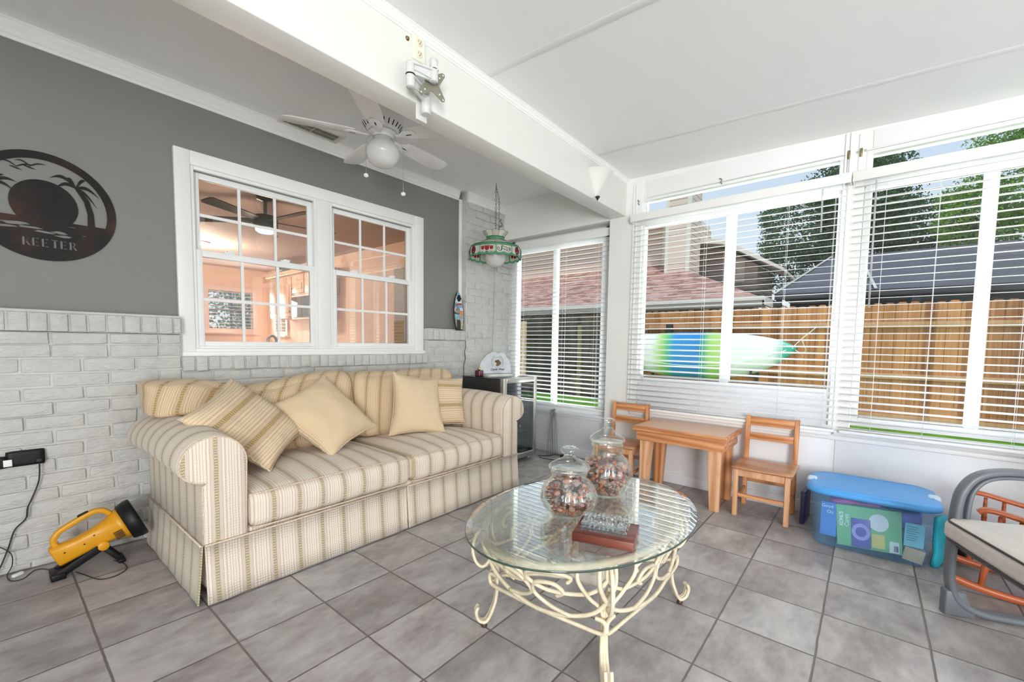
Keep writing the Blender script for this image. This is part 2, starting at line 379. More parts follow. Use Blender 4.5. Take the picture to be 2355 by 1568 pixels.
        if bevel or weld:
            bm = bmesh.new(); bm.from_mesh(me)
            if weld: bmesh.ops.remove_doubles(bm, verts=bm.verts[:], dist=1e-5)
            if bevel:
                bm.normal_update()
                ed = [e_ for e_ in bm.edges if len(e_.link_faces) == 2 and e_.calc_face_angle(0) > R(angle)]
                if ed: bmesh.ops.bevel(bm, geom=ed, offset=bevel, segments=seg, affect='EDGES', profile=.5, clamp_overlap=True)
            bm.to_mesh(me); bm.free()
        if bevel and smooth is None:
            for p in me.polygons: p.use_smooth = True
            try: me.set_sharp_from_angle(angle=R(50))
            except Exception: pass
        me.update()
        o = bpy.data.objects.new(name, me); COL.objects.link(o)
        if parent is not None: o.parent = parent
        return o

def thing(name, label, cat, loc=(0, 0, 0), rz=0, group=None):
    o = bpy.data.objects.new(name, None); COL.objects.link(o); o.location = loc; o.rotation_euler = (0, 0, rz); o.empty_display_size = .1
    o['label'] = label; o['category'] = cat
    if group: o['group'] = group
    Mi = (Matrix.Translation(Vector(loc)) @ Matrix.Rotation(rz, 4, 'Z')).inverted()
    o['_m_inv'] = [x for r_ in Mi for x in r_]
    return o
def tag(o, label, cat, group=None, kind=None):
    o['label'] = label; o['category'] = cat
    if group: o['group'] = group
    if kind: o['kind'] = kind
    return o
def struct(o): o['kind'] = 'structure'; return o
def dup(root, loc, rz=0, label=None):
    r = root.copy(); COL.objects.link(r); r.location = loc; r.rotation_euler = (0, 0, rz)
    if label: r['label'] = label
    for ch in list(root.children):
        c = ch.copy(); COL.objects.link(c); c.parent = r
        for g in ch.children:
            d = g.copy(); COL.objects.link(d); d.parent = c
    return r
def text_mesh(s_, size, ext=.0006, spacing=1.0, shear=0.0, bold=0.0):
    cu = bpy.data.curves.new('txt', 'FONT'); cu.body = s_; cu.size = size; cu.extrude = ext; cu.align_x = 'CENTER'; cu.align_y = 'CENTER'; cu.space_character = spacing; cu.shear = shear; cu.offset = bold
    ob = bpy.data.objects.new('txt', cu); COL.objects.link(ob)
    dg = bpy.context.evaluated_depsgraph_get(); me = bpy.data.meshes.new_from_object(ob.evaluated_get(dg))
    bpy.data.objects.remove(ob); return me
def frameM(o, x, y):
    """matrix with local x, y axes given and origin o"""
    x = Vector(x).normalized(); z = x.cross(Vector(y)).normalized(); y = z.cross(x)
    m = Matrix.Identity(4)
    for i in range(3): m[i][0] = x[i]; m[i][1] = y[i]; m[i][2] = z[i]; m[i][3] = o[i]
    return m
def curve_plate(splines, depth):
    """filled 2-D outline (even-odd holes) -> mesh"""
    cu = bpy.data.curves.new('c', 'CURVE'); cu.dimensions = '2D'; cu.fill_mode = 'BOTH'; cu.extrude = depth / 2
    for sp in splines:
        s_ = cu.splines.new('POLY'); s_.points.add(len(sp) - 1)
        for p, q in zip(s_.points, sp): p.co = (q[0], q[1], 0, 1)
        s_.use_cyclic_u = True
    ob = bpy.data.objects.new('c', cu); COL.objects.link(ob); dg = bpy.context.evaluated_depsgraph_get()
    me = bpy.data.meshes.new_from_object(ob.evaluated_get(dg)); bpy.data.objects.remove(ob); return me
def spline(pts, n=8, closed=False):
    """Catmull-Rom through points"""
    P = [Vector(p) for p in pts]; m = len(P); out_ = []
    rng = range(m if closed else m - 1)
    for i in rng:
        g = lambda k: P[k % m] if closed else P[max(0, min(m - 1, k))]
        p0, p1, p2, p3 = g(i - 1), g(i), g(i + 1), g(i + 2)
        for j in range(n):
            t = j / n
            out_.append(.5 * ((2 * p1) + (p2 - p0) * t + (2 * p0 - 5 * p1 + 4 * p2 - p3) * t * t + (3 * p1 - p0 - 3 * p2 + p3) * t ** 3))
    if not closed: out_.append(P[-1])
    return out_

# ================================================================ ROOM SHELL
WM = frameM((3.662, 0, 0), (-.024, -1, 0), (1, -.024, 0))     # window wall frame: x runs away from the brick wall, y points outdoors
struct(MB().box(-2.4, 3.95, -6.5, .0, -.12, 0).build('floor', M_tile))

# -- house wall: grey plaster with the kitchen window opening
g = MB()
g.box(-2.4, .80, 0, .14, 0, 2.70).box(2.50, 3.95, 0, .14, 0, 2.70).box(.80, 2.50, 0, .14, 0, 1.10).box(.80, 2.50, 0, .14, 2.16, 2.70)
struct(g.build('wall_back', M_grey))
# brickwork in front of it
def bricks(g, x0, x1, z0, z1, yf=-.074, ztop=None, phase=0.0, L=.2133, H=.0715, depth=.05):
    z = (ztop if ztop is not None else z1); k = 0; rs = random.Random(int(x0 * 1000 + z0 * 77 + 5))
    while z > z0 + .004:
        zb = max(z0, z - H); off = .207 + (.108 if k % 2 else 0) + phase + rs.uniform(-.006, .006)
        n0 = math.floor((x0 - off) / L); xs = []
        x = off + n0 * L
        while x < x1:
            a, b = max(x0, x + .006), min(x1, x + L - .006)
            if b - a > .02 and z - zb > .02:
                j = lambda s=.0028: rs.uniform(-s, s)
                y = yf + rs.uniform(-.005, .004); i0 = len(g.V)
                g.box(a + j(), b + j(), y, yf + depth, zb + .005 + j(), z - .005 + j())
                for q in range(i0, i0 + 8): g.V[q] = g.V[q] + Vector((rs.uniform(-.002, .002), rs.uniform(-.003, .003), rs.uniform(-.002, .002)))
            x += L
        z = zb; k += 1
g = MB(); bricks(g, -2.4, .735, 0, 1.108, ztop=1.108); bricks(g, -2.4, .735, 1.108, 1.168)
bricks(g, .735, 2.60, 0, .953, ztop=.953, phase=.05); bricks(g, 2.60, 3.086, 0, 1.165, ztop=1.165, phase=.02); bricks(g, 3.086, 3.80, 0, 2.62, ztop=2.62, phase=.02, H=.0715)
bo = struct(g.build('wall_brick', M_brick, bevel=.0055, seg=3))
g = MB(); g.box(-2.4, .742, -.064, 0, 0, 1.168).box(.742, 2.595, -.064, 0, 0, .955).box(2.595, 3.086, -.064, 0, 0, 1.165).box(3.09, 3.80, -.064, 0, 0, 2.63)
mo = g.build('mortar', M_mortar); mo.parent = bo
g = MB(); rs = random.Random(3)
def rowlock(g, x0, x1, z0, z1, yf, step=.0685):
    x = x0
    while x < x1 - .02:
        w = min(step * rs.uniform(.93, 1.07), x1 - x)
        i0 = len(g.V); g.box(x + .004, x + w - .004, yf + rs.uniform(-.004, .004), -.002, z0 + rs.uniform(-.002, .003), z1)
        for q in range(i0, i0 + 8): g.V[q] = g.V[q] + Vector((rs.uniform(-.002, .002), rs.uniform(-.002, .002), rs.uniform(-.002, .002)))
        x += w
rowlock(g, -1.3, .742, 1.172, 1.262, -.098); rowlock(g, .735, 2.60, .955, 1.038, -.105); rowlock(g, 2.585, 3.086, 1.168, 1.262, -.095)
lo_ = g.build('rowlock_course', M_brick, bevel=.005, seg=3); lo_.parent = bo
g = MB().box(-2.4, .742, -.088, 0, 1.17, 1.264).box(.74, 2.595, -.094, 0, .957, 1.036).box(2.588, 3.084, -.085, 0, 1.168, 1.264)
g.box(-2.4, .735, -.092, 0, 1.262, 1.276).box(2.588, 2.93, -.088, -.0, 1.262, 1.272)
mo2 = g.build('ledge_mortar', M_mortar, bevel=.003); mo2.parent = bo
# side return strip of the brick pier, painted trim at the corner
struct(MB().box(3.045, 3.085, -.016, 0, 1.276, 2.56).build('trim_1', M_trim, bevel=.003))

# -- kitchen window (in the house wall)
w1 = thing('window_1', '', 'window', (1.66, 0, 1.1)); del w1['label']; del w1['category']; w1['kind'] = 'structure'
g = MB()
X0, X1, Z0, Z1 = .746, 2.587, 1.045, 2.268
g.box(X0, .826, -.03, 0, Z0, Z1).box(2.487, X1, -.03, 0, Z0, Z1).box(.826, 2.487, -.03, 0, 2.185, Z1).box(.826, 2.487, -.03, 0, Z0, 1.085)
g.box(1.60, 1.70, -.024, .02, 1.085, 2.185)
g.box(X0 - .01, X1 + .01, -.045, 0, Z0 - .012, Z0 + .022)
g.build('casing', M_trim, w1, True, bevel=.004)
g = MB()
for a, b in ((.826, 1.60), (1.70, 2.487)):
    g.box(a, a + .02, -.018, .05, 1.085, 2.185).box(b - .02, b, -.018, .05, 1.085, 2.185).box(a + .02, b - .02, -.018, .05, 2.165, 2.185).box(a + .02, b - .02, -.018, .05, 1.085, 1.10)
g.build('jamb', M_trim, w1, True, bevel=.003)
for (a, b) in ((.846, 1.58), (1.72, 2.467)):
    for zz0, zz1, y0, y1, nm in ((1.655, 2.165, .018, .042, 'upper_sash'), (1.10, 1.692, -.010, .016, 'lower_sash')):
        g = MB(); f_ = .034; zb = zz0 + (.03 if nm == 'lower_sash' else .04)
        g.box(a, a + f_, y0, y1, zz0, zz1).box(b - f_, b, y0, y1, zz0, zz1).box(a + f_, b - f_, y0, y1, zz1 - .04, zz1).box(a + f_, b - f_, y0, y1, zz0, zb)
        s_ = g.build(nm, M_vinyl, w1, True, bevel=.003)
        g = MB(); ym = (y0 + y1) / 2; w_ = b - a - 2 * f_
        for k in (1, 2): g.box(a + f_ + w_ * k / 3 - .009, a + f_ + w_ * k / 3 + .009, ym - .004, ym + .004, zb, zz1 - .04)
        zm = (zb + zz1 - .04) / 2; g.box(a + f_, b - f_, ym - .0035, ym + .0035, zm - .009, zm + .009)
        q = g.build('muntin', M_vinyl, s_)
        q.data.transform(Matrix([w1['_m_inv'][i * 4:i * 4 + 4] for i in range(4)]))
        q = MB().box(a + f_, b - f_, ym - .001, ym + .001, zb, zz1 - .04).build('pane', M_kpane, s_)
        q.data.transform(Matrix([w1['_m_inv'][i * 4:i * 4 + 4] for i in range(4)]))
    g = MB()
    for k in (.25, .72): g.box(a + (b - a) * k - .03, a + (b - a) * k + .03, -.008, .014, 1.692, 1.703).box(a + (b - a) * k - .01, a + (b - a) * k + .035, -.006, .010, 1.703, 1.712)
    g.build('sash_lock', M_vinyl, w1, True, bevel=.002)

# -- ceilings, beam, mouldings
g = MB(); g.box(-2.4, 3.95, -1.40, .14, 2.632, 2.72)
struct(g.build('ceiling', M_ceil))
def zc(x, y): return 2.603 - .0085 * (x - 1.1) + .036 * (y + 1.508)
g = MB(); v = [(x, y, zc(x, y)) for x, y in ((-2.4, -1.508), (3.95, -1.508), (3.95, -6.5), (-2.4, -6.5))]
b0 = len(g.V); g.V += [Vector(p) for p in v] + [Vector((p[0], p[1], p[2] + .09)) for p in v]
for q in ((0, 1, 2, 3), (7, 6, 5, 4), (0, 4, 5, 1), (1, 5, 6, 2), (2, 6, 7, 3), (3, 7, 4, 0)): g._f(list(q))
c2 = struct(g.build('ceiling_patio', M_ceil))
g = MB()
for x in (.58, 1.80, 3.02):
    a = Vector((x, -1.53, zc(x, -1.53) - .0015)); b = Vector((x, -6.4, zc(x, -6.4) - .0015)); g.beam(a, b, .045, .0015)
q = g.build('seam_batten', M_ceil, bevel=.001); q.parent = c2
struct(MB().box(-2.4, 3.64, -1.508, -1.357, 2.27, 2.66).build('ceiling_beam', plain('beam_paint', (.80, .805, .76), .5, var=.01), bevel=.004))
def moulding(name, p0, p1, inward, h, d, z):
    """crown strip from p0 to p1 with stepped profile"""
    prof = [(0, 0), (d, 0), (d, -.006), (d * .75, -.010), (d * .72, -h * .35), (d * .45, -h * .5), (d * .42, -h * .75), (d * .2, -h * .82), (d * .18, -h), (0, -h)]
    g = MB(); p0, p1, iw = Vector(p0), Vector(p1), Vector(inward); n = len(prof)
    for p in (p0, p1):
        for a, b in prof: g.V.append(p + iw * a + Vector((0, 0, b)))
    for i in range(n): j = (i + 1) % n; g._f([i, j, n + j, n + i])
    g._f(list(range(n))[::-1]); g._f([n + i for i in range(n)])
    return struct(g.build(name, M_trim))
moulding('trim_2', (-2.4, 0, 2.632), (3.04, 0, 2.632), (0, -1, 0), .085, .04, 0)
moulding('trim_3', (-2.4, -1.508, zc(-2.4, -1.508) + .002), (3.625, -1.508, zc(3.625, -1.508) + .002), (0, -1, 0), .045, .03, 0)
struct(MB().box(3.09, 3.66, -.10, -.066, 2.53, 2.632).build('trim_4', M_trim, bevel=.004))

# -- window wall: bulkhead, post, recess with side window
g = MB(); g.box(0.06, 1.357, 0, .30, 2.262, 2.64, WM)                     # bulkhead over the recess
g.box(1.353, 1.655, 0, .14, 0, 2.62, WM)                                   # post beside the beam
g.box(1.655, 6.5, 0, .14, 0, .60, WM)                                      # parapet under the big windows
g.box(1.655, 6.5, 0, .14, 2.385, 2.64, WM)                                 # header
g.box(3.04, 3.14, 0, .14, .60, 2.40, WM).box(4.50, 4.66, 0, .14, .60, 2.40, WM).box(6.05, 6.5, 0, .14, .6, 2.4, WM)
struct(g.build('wall_right', M_white))
g = MB(); g.box(3.80, 3.92, -1.50, 0, 0, .455).box(3.80, 3.92, -1.50, -1.235, .455, 2.262).box(3.80, 3.92, -.115, .0, .455, 2.262).box(3.80, 3.92, -1.50, 0, 2.165, 2.262)
struct(g.build('wall_right_recess', M_panel))
# applied panels and strips under and between the windows
g = MB()
g.box(1.66, 3.05, -.006, 0, .095, .56, WM).box(3.075, 4.55, -.006, 0, .095, .56, WM).box(4.57, 6.2, -.006, 0, .095, .56, WM)
p_ = struct(g.build('trim_5', M_panel, bevel=.002))
g = MB()
for a in (3.03, 3.055, 1.575, 1.60): g.box(a, a + .012, -.010, 0, .60, 2.52, WM)
struct(g.build('trim_6', M_vinyl, bevel=.002))
g = MB(); g.box(1.353, 6.4, -.014, 0, 0, .088, WM); struct(g.build('baseboard_right', M_panel, bevel=.004))
struct(MB().box(3.786, 3.80, -1.36, -.075, 0, .085).build('baseboard_recess', M_panel, bevel=.004))
g = MB(); g.box(1.60, 3.05, -.035, 0, .562, .588, WM).box(3.065, 6.2, -.035, 0, .572, .60, WM); g.box(1.6, 6.2, -.016, 0, .535, .562, WM)
struct(g.build('trim_7', M_vinyl, bevel=.004))
struct(MB().box(3.755, 3.80, -1.34, -.08, .425, .455).box(3.775, 3.80, -1.34, -.08, .40, .425).build('trim_8', M_panel, bevel=.004))
# header panels with their joints
g = MB(); g.box(1.70, 3.02, -.005, 0, 2.395, 2.525, WM).box(3.17, 4.5, -.005, 0, 2.395, 2.505, WM); g.box(3.06, 3.085, -.006, 0, 2.2, 2.50, WM).box(3.10, 3.125, -.006, 0, 2.2, 2.50, WM).box(1.61, 1.665, -.006, 0, 2.25, 2.54, WM)
struct(g.build('trim_9', M_vinyl, bevel=.002))
M_brass = plain('aged_brass', (.34, .27, .14), .35, .9, var=.2)
def sliding(n, a0, a1, zb, zt, mull, tz0, tz1, latches, ta=None):
    w = bpy.data.objects.new('window_%d' % n, None); COL.objects.link(w); w['kind'] = 'structure'; w.empty_display_size = .1
    w['_m_inv'] = [x for r_ in Matrix.Identity(4) for x in r_]
    ta = ta or (a0 + .035, a1 - .035)
    g = MB(); y0, y1 = .015, .075
    g.box(a0, a0 + .035, y0, y1, zb - .05, zt + .03, WM).box(a1 - .035, a1, y0, y1, zb - .05, zt + .03, WM)
    g.box(a0 + .035, a1 - .035, y0, y1, zt, zt + .03, WM).box(a0 + .035, a1 - .035, y0, y1, zb - .05, zb, WM)
    g.box(mull[0], mull[1], y0 + .005, y1, zb, zt, WM)
    g.build('window_frame', M_vinyl, w, bevel=.004)
    g = MB(); g.box(a0 - .005, a1 + .005, 0.0, .09, tz1, tz1 + .03, WM).box(a0 - .005, a1 + .005, 0.0, .09, zt + .025, tz0, WM).box(a0 - .005, ta[0], 0.0, .09, tz0, tz1, WM).box(ta[1], a1 + .005, 0.0, .09, tz0, tz1, WM)
    g.build('transom_frame', M_vinyl, w, bevel=.003)
    g = MB(); g.box(a0 + .03, mull[0] + .01, .050, .053, zb, zt, WM); g.build('pane', M_pane, w)
    g = MB(); g.box(mull[1] - .01, a1 - .03, .035, .038, zb, zt, WM); g.build('pane', M_pane, w)
    g = MB(); g.box(ta[0], ta[1], .04, .043, tz0, tz1, WM); g.build('transom_pane', M_pane, w)
    for (a, z, k) in latches:
        g = MB()
        if k: g.box(a - .008, a + .008, -.010, -.003, z - .026, z + .026, WM).box(a - .004, a + .004, -.018, -.008, z - .018, z + .012, WM)
        else: g.tube([WM @ Vector(p) for p in ((a - .02, -.004, z + .015), (a - .005, -.02, z + .008), (a + .004, -.024, z - .004), (a - .004, -.02, z - .02), (a, -.004, z - .028))], .0035, 6)
        g.build('latch' if k else 'hook', M_brass, w, bevel=.002 if k else 0)
    return w
if True:
    sliding(3, 1.645, 3.045, .868, 2.150, (2.325, 2.392), 2.240, 2.365, [(1.633, 2.37, 0), (2.29, 2.40, 0), (3.052, 2.385, 1)], (1.675, 3.005))
    struct(MB().box(1.66, 3.03, .02, .08, .60, .868, WM).build('trim_10', M_panel))
    sliding(4, 3.145, 4.50, .690, 2.150, (3.665, 3.725), 2.240, 2.362, [(3.112, 2.383, 1)], (3.172, 4.465))
    sliding(5, 4.66, 6.05, .690, 2.150, (5.3, 5.36), 2.240, 2.362, [], (4.69, 6.02))
w2 = bpy.data.objects.new('window_2', None); COL.objects.link(w2); w2['kind'] = 'structure'; w2['_m_inv'] = [x for r_ in Matrix.Identity(4) for x in r_]
g = MB(); g.box(3.80, 3.86, -.150, -.115, .455, 2.165).box(3.80, 3.86, -1.235, -1.195, .455, 2.165).box(3.80, 3.86, -1.2, -.15, 2.13, 2.165).box(3.80, 3.86, -1.2, -.15, .455, .50).box(3.805, 3.86, -.675, -.625, .50, 2.13)
g.build('window_frame', M_vinyl, w2, bevel=.004)
MB().box(3.84, 3.843, -.64, -.14, .49, 2.14).build('pane', M_pane, w2); MB().box(3.825, 3.828, -1.2, -.65, .49, 2.14).build('pane', M_pane, w2)

# unseen sides of the sunroom (openings on the patio side only)
struct(MB().box(-2.5, -2.4, -6.6, .14, 0, 2.72).build('wall_left', M_white))
g = MB(); g.box(-2.4, 3.8, -6.6, -6.5, 0, .5).box(-2.4, 3.8, -6.6, -6.5, 2.3, 2.6)
for x in (-2.4, -.85, .7, 2.2, 3.6): g.box(x, x + .12, -6.6, -6.5, .5, 2.3)
struct(g.build('wall_front', M_white))

# ================================================================ BLINDS
def blind(name, label, a0, a1, ztop, zbot, n, cords, wand, M, tilt=8, dep=-.036, val=(.0, .0), valz=None, valdep=-.085, last=None):
    t = thing(name, label, 'blind', tuple(M @ Vector(((a0 + a1) / 2, dep, zbot))))
    g = MB(); tl = R(tilt); w = .050; zs = []
    for i in range(n):
        z = zbot + .035 + (ztop - zbot - .05) * i / (n - 1); zs.append(z)
        prev = None
        for k in range(5):
            s_ = (k / 4 - .5) * w; y = dep + s_ * math.cos(tl); zz = z + s_ * math.sin(tl) + .0012 * (1 - (2 * k / 4 - 1) ** 2)
            row = (M @ Vector((a0, y, zz + .0012)), M @ Vector((a1, y, zz + .0012)), M @ Vector((a1, y, zz - .0012)), M @ Vector((a0, y, zz - .0012)))
            b = len(g.V); g.V += list(row)
            if prev is not None:
                for e1 in range(4): e2 = (e1 + 1) % 4; g._f([prev + e1, prev + e2, b + e2, b + e1], e1 in (0, 2))
            else: g._f([b, b + 1, b + 2, b + 3])
            if k == 4: g._f([b + 3, b + 2, b + 1, b])
            prev = b
    g.build('slats', M_slat, t, True)
    MB().box(a0, a1, dep - .026, dep + .026, zbot, zbot + .020, M).build('bottom_rail', M_slat, t, True, bevel=.004)
    v0, v1 = valz or (ztop + .01, ztop + .075)
    g = MB(); e = .012
    g.box(a0 - val[0] - .012, a1 + val[1] + .012, valdep, valdep + .010, v0, v1, M)
    for a in (a0 - val[0] - .012, a1 + val[1]): g.box(a, a + .012, valdep + .010, -.002, v0, v1, M)
    g.box(a0, a1, valdep + .02, -.004, v1 - .04, v1 - .004, M)
    g.build('valance', M_trim, t, True, bevel=.004)
    for c in cords:
        g = MB()
        for y in (dep - .027, dep + .027): g.tube([M @ Vector((c, y, ztop)), M @ Vector((c, y, zbot + .02))], .0009, 5)
        for z in zs: g.tube([M @ Vector((c, dep - .027, z - .0045)), M @ Vector((c, dep + .027, z - .0015))], .0006, 4, cap=False)
        g.build('ladder_cord', M_slat, t, True)
    if wand:
        g = MB(); g.tube([M @ Vector((wand[0], dep - .034, ztop)), M @ Vector((wand[0] + .004, dep - .034, wand[1]))], .005, 6)
        g.build('tilt_wand', thin_glass('clear_wand', (.9, .92, .92), haze=.35) if 'clear_wand' not in MATS else MATS['clear_wand'], t, True)
    return t
blind('window_blind', 'white horizontal blind over the wide window behind the kids table, its bottom slats against white', 1.600, 3.066, 2.178, .590, 36, (1.72, 2.20, 2.74, 3.0), (2.93, 1.9), WM, tilt=9, valz=(2.186, 2.250))
blind('window_blind', 'white horizontal blind at the right edge of the photo, brown fence showing through', 3.094, 4.50, 2.178, .590, 36, (3.25, 3.49, 3.85, 4.2), (3.20, 1.40), WM, tilt=5, valz=(2.186, 2.250))
RM = frameM((3.80, 0, 0), (0, -1, 0), (1, 0, 0))
blind('window_blind', 'narrow white blind in the recess beside the brick pier and hanging lamp', .085, 1.330, 2.130, .500, 37, (.26, .80, 1.16, 1.2), None, RM, dep=-.040, valz=(2.150, 2.225), valdep=-.10)

# ================================================================ SOFA
sofa = thing('sofa', 'long rolled-arm sofa in striped cream fabric with a floor-length skirt, against the brick wall', 'sofa', (1.62, -.60, 0))
def uvx(o=.603): return lambda v, n: (v.x - o, v.z) if abs(n.z) < .6 else (v.x - o, v.y)
g = MB(); g.rbox(.575, 2.675, -1.055, -.14, .03, .285, r=.02, n=6); g.build('base', M_st, sofa, True, uvf=uvx())
g = MB(); g.rbox(.60, 2.65, -.34, -.13, .25, .80, r=.05, n=8); g.build('back_frame', M_st2, sofa, True, uvf=uvx())
def arm(side):
    # side=-1 left arm, +1 right arm ; profile in (x, z)
    cx = .607 if side < 0 else 2.642; rr = .130; inner = -side
    prof = []
    def P(dx, z): prof.append((cx + inner * dx, z))
    P(.122, .262); P(.125, .45)
    cz = .603
    for k in range(0, 25):
        t = R(k * 256 / 24); P(.130 * math.cos(t), cz + (.128 if k < 17 else .078) * math.sin(t))
    P(-.046, .515); P(-.050, .262)
    if inner < 0: prof = prof[::-1]
    g = MB(); n = len(prof); ys = [-1.062, -1.05, -.9, -.7, -.5, -.3, -.17, -.15]
    for yi, y in enumerate(ys):
        sc = 1 if 0 < yi < len(ys) - 1 else .97
        k = (y + 1.06) / .9; flare = 1 + .10 * k
        for (x, z) in prof:
            if z > .45:
                x2 = cx + (x - cx) * sc * (1 if (x - cx) * inner > 0 else flare); z2 = cz + (z - cz) * sc + .018 * math.sin(PI * max(0, min(1, k)))
            else: x2, z2 = cx + (x - cx) * (.985 if sc < 1 else 1), z
            g.V.append(Vector((x2, y, z2)))
    for i in range(len(ys) - 1):
        for k in range(n):
            j = (k + 1) % n; g._f([i * n + k, i * n + j, (i + 1) * n + j, (i + 1) * n + k], True)
    g._f(list(range(n))[::-1]); g._f([(len(ys) - 1) * n + k for k in range(n)])
    arc = {}
    o = g.build('arm', M_st, sofa, True, uvf=lambda v, nn: (v.x - .603, v.z) if abs(nn.y) > .75 else (v.y + .02, v.z * 1.0 + v.x))
    # front facing and its welt
    g = MB(); fp = [(cx + (x - cx) * .965, cz + (z - cz) * .965 if z > .45 else z) for x, z in prof]; 
    g.prism([(x, z) for x, z in fp], -1.074, -1.055, 'XZ'); f_ = g.build('arm_front', M_st, sofa, True, uvf=lambda v, nn: (v.x - .612, v.z), bevel=.006)
    g = MB(); g.tube([(x, -1.070, z) for x, z in fp], .0042, 6, closed=False); g.build('welt', M_pipe, sofa, True)
    return o
arm(-1); arm(1)
def seat(x0, x1, sd):
    def fn(p, k):
        wv = .004 * noise.noise(Vector((p.x * 9 + sd, p.y * 7, p.z * 3)))
        p = p + Vector((0, 0, wv)); 
        if k.y < 0: p.y += -.014 * (1 - k.x ** 2) * (1 - abs(k.z))
        return p
    g = MB(); g.rbox(x0, x1, -1.085, -.34, .272, .445, r=.048, n=22, crown=(0, 0, .038), fn=fn)
    o = g.build('seat_cushion', M_st, sofa, True, uvf=lambda v, nn: (v.x - .603, v.z + v.y))
    for z, dz in ((.437, 1), (.280, -1)):
        pts = []
        for i in range(41):
            s_ = i / 40; x = x0 + .012 + (x1 - x0 - .024) * s_; e = min(1, min(s_, 1 - s_) / .05); y = -1.083 - .010 * (1 - (2 * s_ - 1) ** 2) + .04 * (1 - e) ** 2
            pts.append((x, y + .006, z - .004 * (1 - e) + .010 * (1 - (2 * s_ - 1) ** 2) * (dz > 0)))
        g = MB(); g.tube(pts, .004, 6); w_ = g.build('welt', M_pipe, sofa, True)
seat(.735, 1.642, 1); seat(1.648, 2.528, 5)
def backc(x0, x1, sd, sag, lift):
    def fn(p, k):
        up = (k.z + 1) / 2
        p.z += up * (-sag * math.exp(-((k.x + .05) / .38) ** 2) + lift * abs(k.x) ** 3 * (1 if k.x > 0 else .2))
        p.y += -.10 * (1 - up) + .0 + .006 * noise.noise(Vector((p.x * 8 + sd, p.z * 8, 0)))
        p.x += .010 * noise.noise(Vector((p.z * 6, sd, p.y * 4)))
        for t_ in (max(0, min(1, (.82 - p.x) / .12)),): p.z = p.z * (1 - t_) + (.735 + (p.z - .45) * .40) * t_
        return p
    g = MB(); g.rbox(x0, x1, -.42, -.18, .46, .915, r=.075, n=24, crown=(0, .05, .01), fn=fn)
    g.build('back_cushion', M_st2, sofa, True, uvf=lambda v, nn: (v.x - .60 - v.y * .9, v.z))
    for xs, s2 in ((x0 + .012, 1), (x1 - .012, -1)):
        pts = []
        for i in range(30):
            t = 2 * PI * i / 30; zz = .69 + .215 * math.copysign(abs(math.sin(t)) ** .6, math.sin(t)); up = (zz - .46) / .455
            pts.append((xs, 0, zz))
    return
backc(.50, 1.645, 2, .055, .03); backc(1.655, 2.62, 6, .01, .0)
g = MB()
pts = [(x, -.462 - .05 * (1 - ((x - 1.07) / .53) ** 2) * 0, 0) for x in (0, 1)]
def front_welt(x0, x1, z0, z1, sag):
    pts = []
    for i in range(60):
        t = 2 * PI * i / 60; c, s_ = math.cos(t), math.sin(t)
        kx = math.copysign(abs(c) ** .35, c); kz = math.copysign(abs(s_) ** .35, s_); up = (kz + 1) / 2
        z = (z0 + z1) / 2 + kz * (z1 - z0) / 2 - up * sag * math.exp(-((kx + .05) / .38) ** 2)
        pts.append(((x0 + x1) / 2 + kx * (x1 - x0) / 2, -.405 - .10 * (1 - up), z))
    MB().tube(pts, .0045, 6, closed=True).build('welt', M_pipe, sofa, True)

def skirt(pts0, out, z1=.262, nm='skirt', uvo=.603, ax='x', ph=0):
    """hanging panel along the polyline from pts0[0] to pts0[1]"""
    a, b = Vector(pts0[0]), Vector(pts0[1]); n = max(8, int((b - a).length / .02)); g = MB(); o_ = Vector(out)
    for i in range(n + 1):
        p = a.lerp(b, i / n); wv = .002 * math.sin(i * .45 + ph) + .004 * noise.noise(Vector((i * .21 + ph, 0, 0)))
        for (z, f_) in ((z1, 0), (z1 * .66, .3), (z1 * .33, .65), (.006, 1)):
            g.V.append(p + o_ * (.020 * f_ + wv * f_) + Vector((0, 0, z)))
    m = len(g.V)
    g.V += [v - o_ * .006 for v in g.V[:m]]
    for i in range(n):
        for k in range(3):
            q = [i * 4 + k, (i + 1) * 4 + k, (i + 1) * 4 + k + 1, i * 4 + k + 1]; g._f(q, True); g._f([m + j for j in q[::-1]], True)
    for i in range(n):
        for k in (0, 3): q = [i * 4 + k, (i + 1) * 4 + k, m + (i + 1) * 4 + k, m + i * 4 + k]; g._f(q)
    for e0 in (0, n):
        for k in range(3): g._f([e0 * 4 + k, e0 * 4 + k + 1, m + e0 * 4 + k + 1, m + e0 * 4 + k])
    g.build(nm, M_st, sofa, True, uvf=(lambda v, nn: (v.x - uvo, v.z)) if ax == 'x' else (lambda v, nn: (v.y, v.z)))
    g = MB(); g.tube([a + o_ * .004 + Vector((0, 0, z1)), b + o_ * .004 + Vector((0, 0, z1))], .0045, 6); g.build('welt', M_pipe, sofa, True)
skirt(((.562, -1.076, 0), (1.604, -1.076, 0)), (0, -1, 0)); skirt(((1.612, -1.076, 0), (2.69, -1.076, 0)), (0, -1, 0), ph=2)
skirt(((.552, -1.068, 0), (.552, -.15, 0)), (-1, 0, 0), ax='y', z1=.262, nm='side_skirt', ph=1); skirt(((2.698, -1.068, 0), (2.698, -.15, 0)), (1, 0, 0), ax='y', nm='side_skirt', ph=4)
for x in (.60, 2.58):
    for y in (-1.03, -.25): MB().box(x, x + .06, y, y + .06, 0, .05).build('foot', M_black, sofa, True)

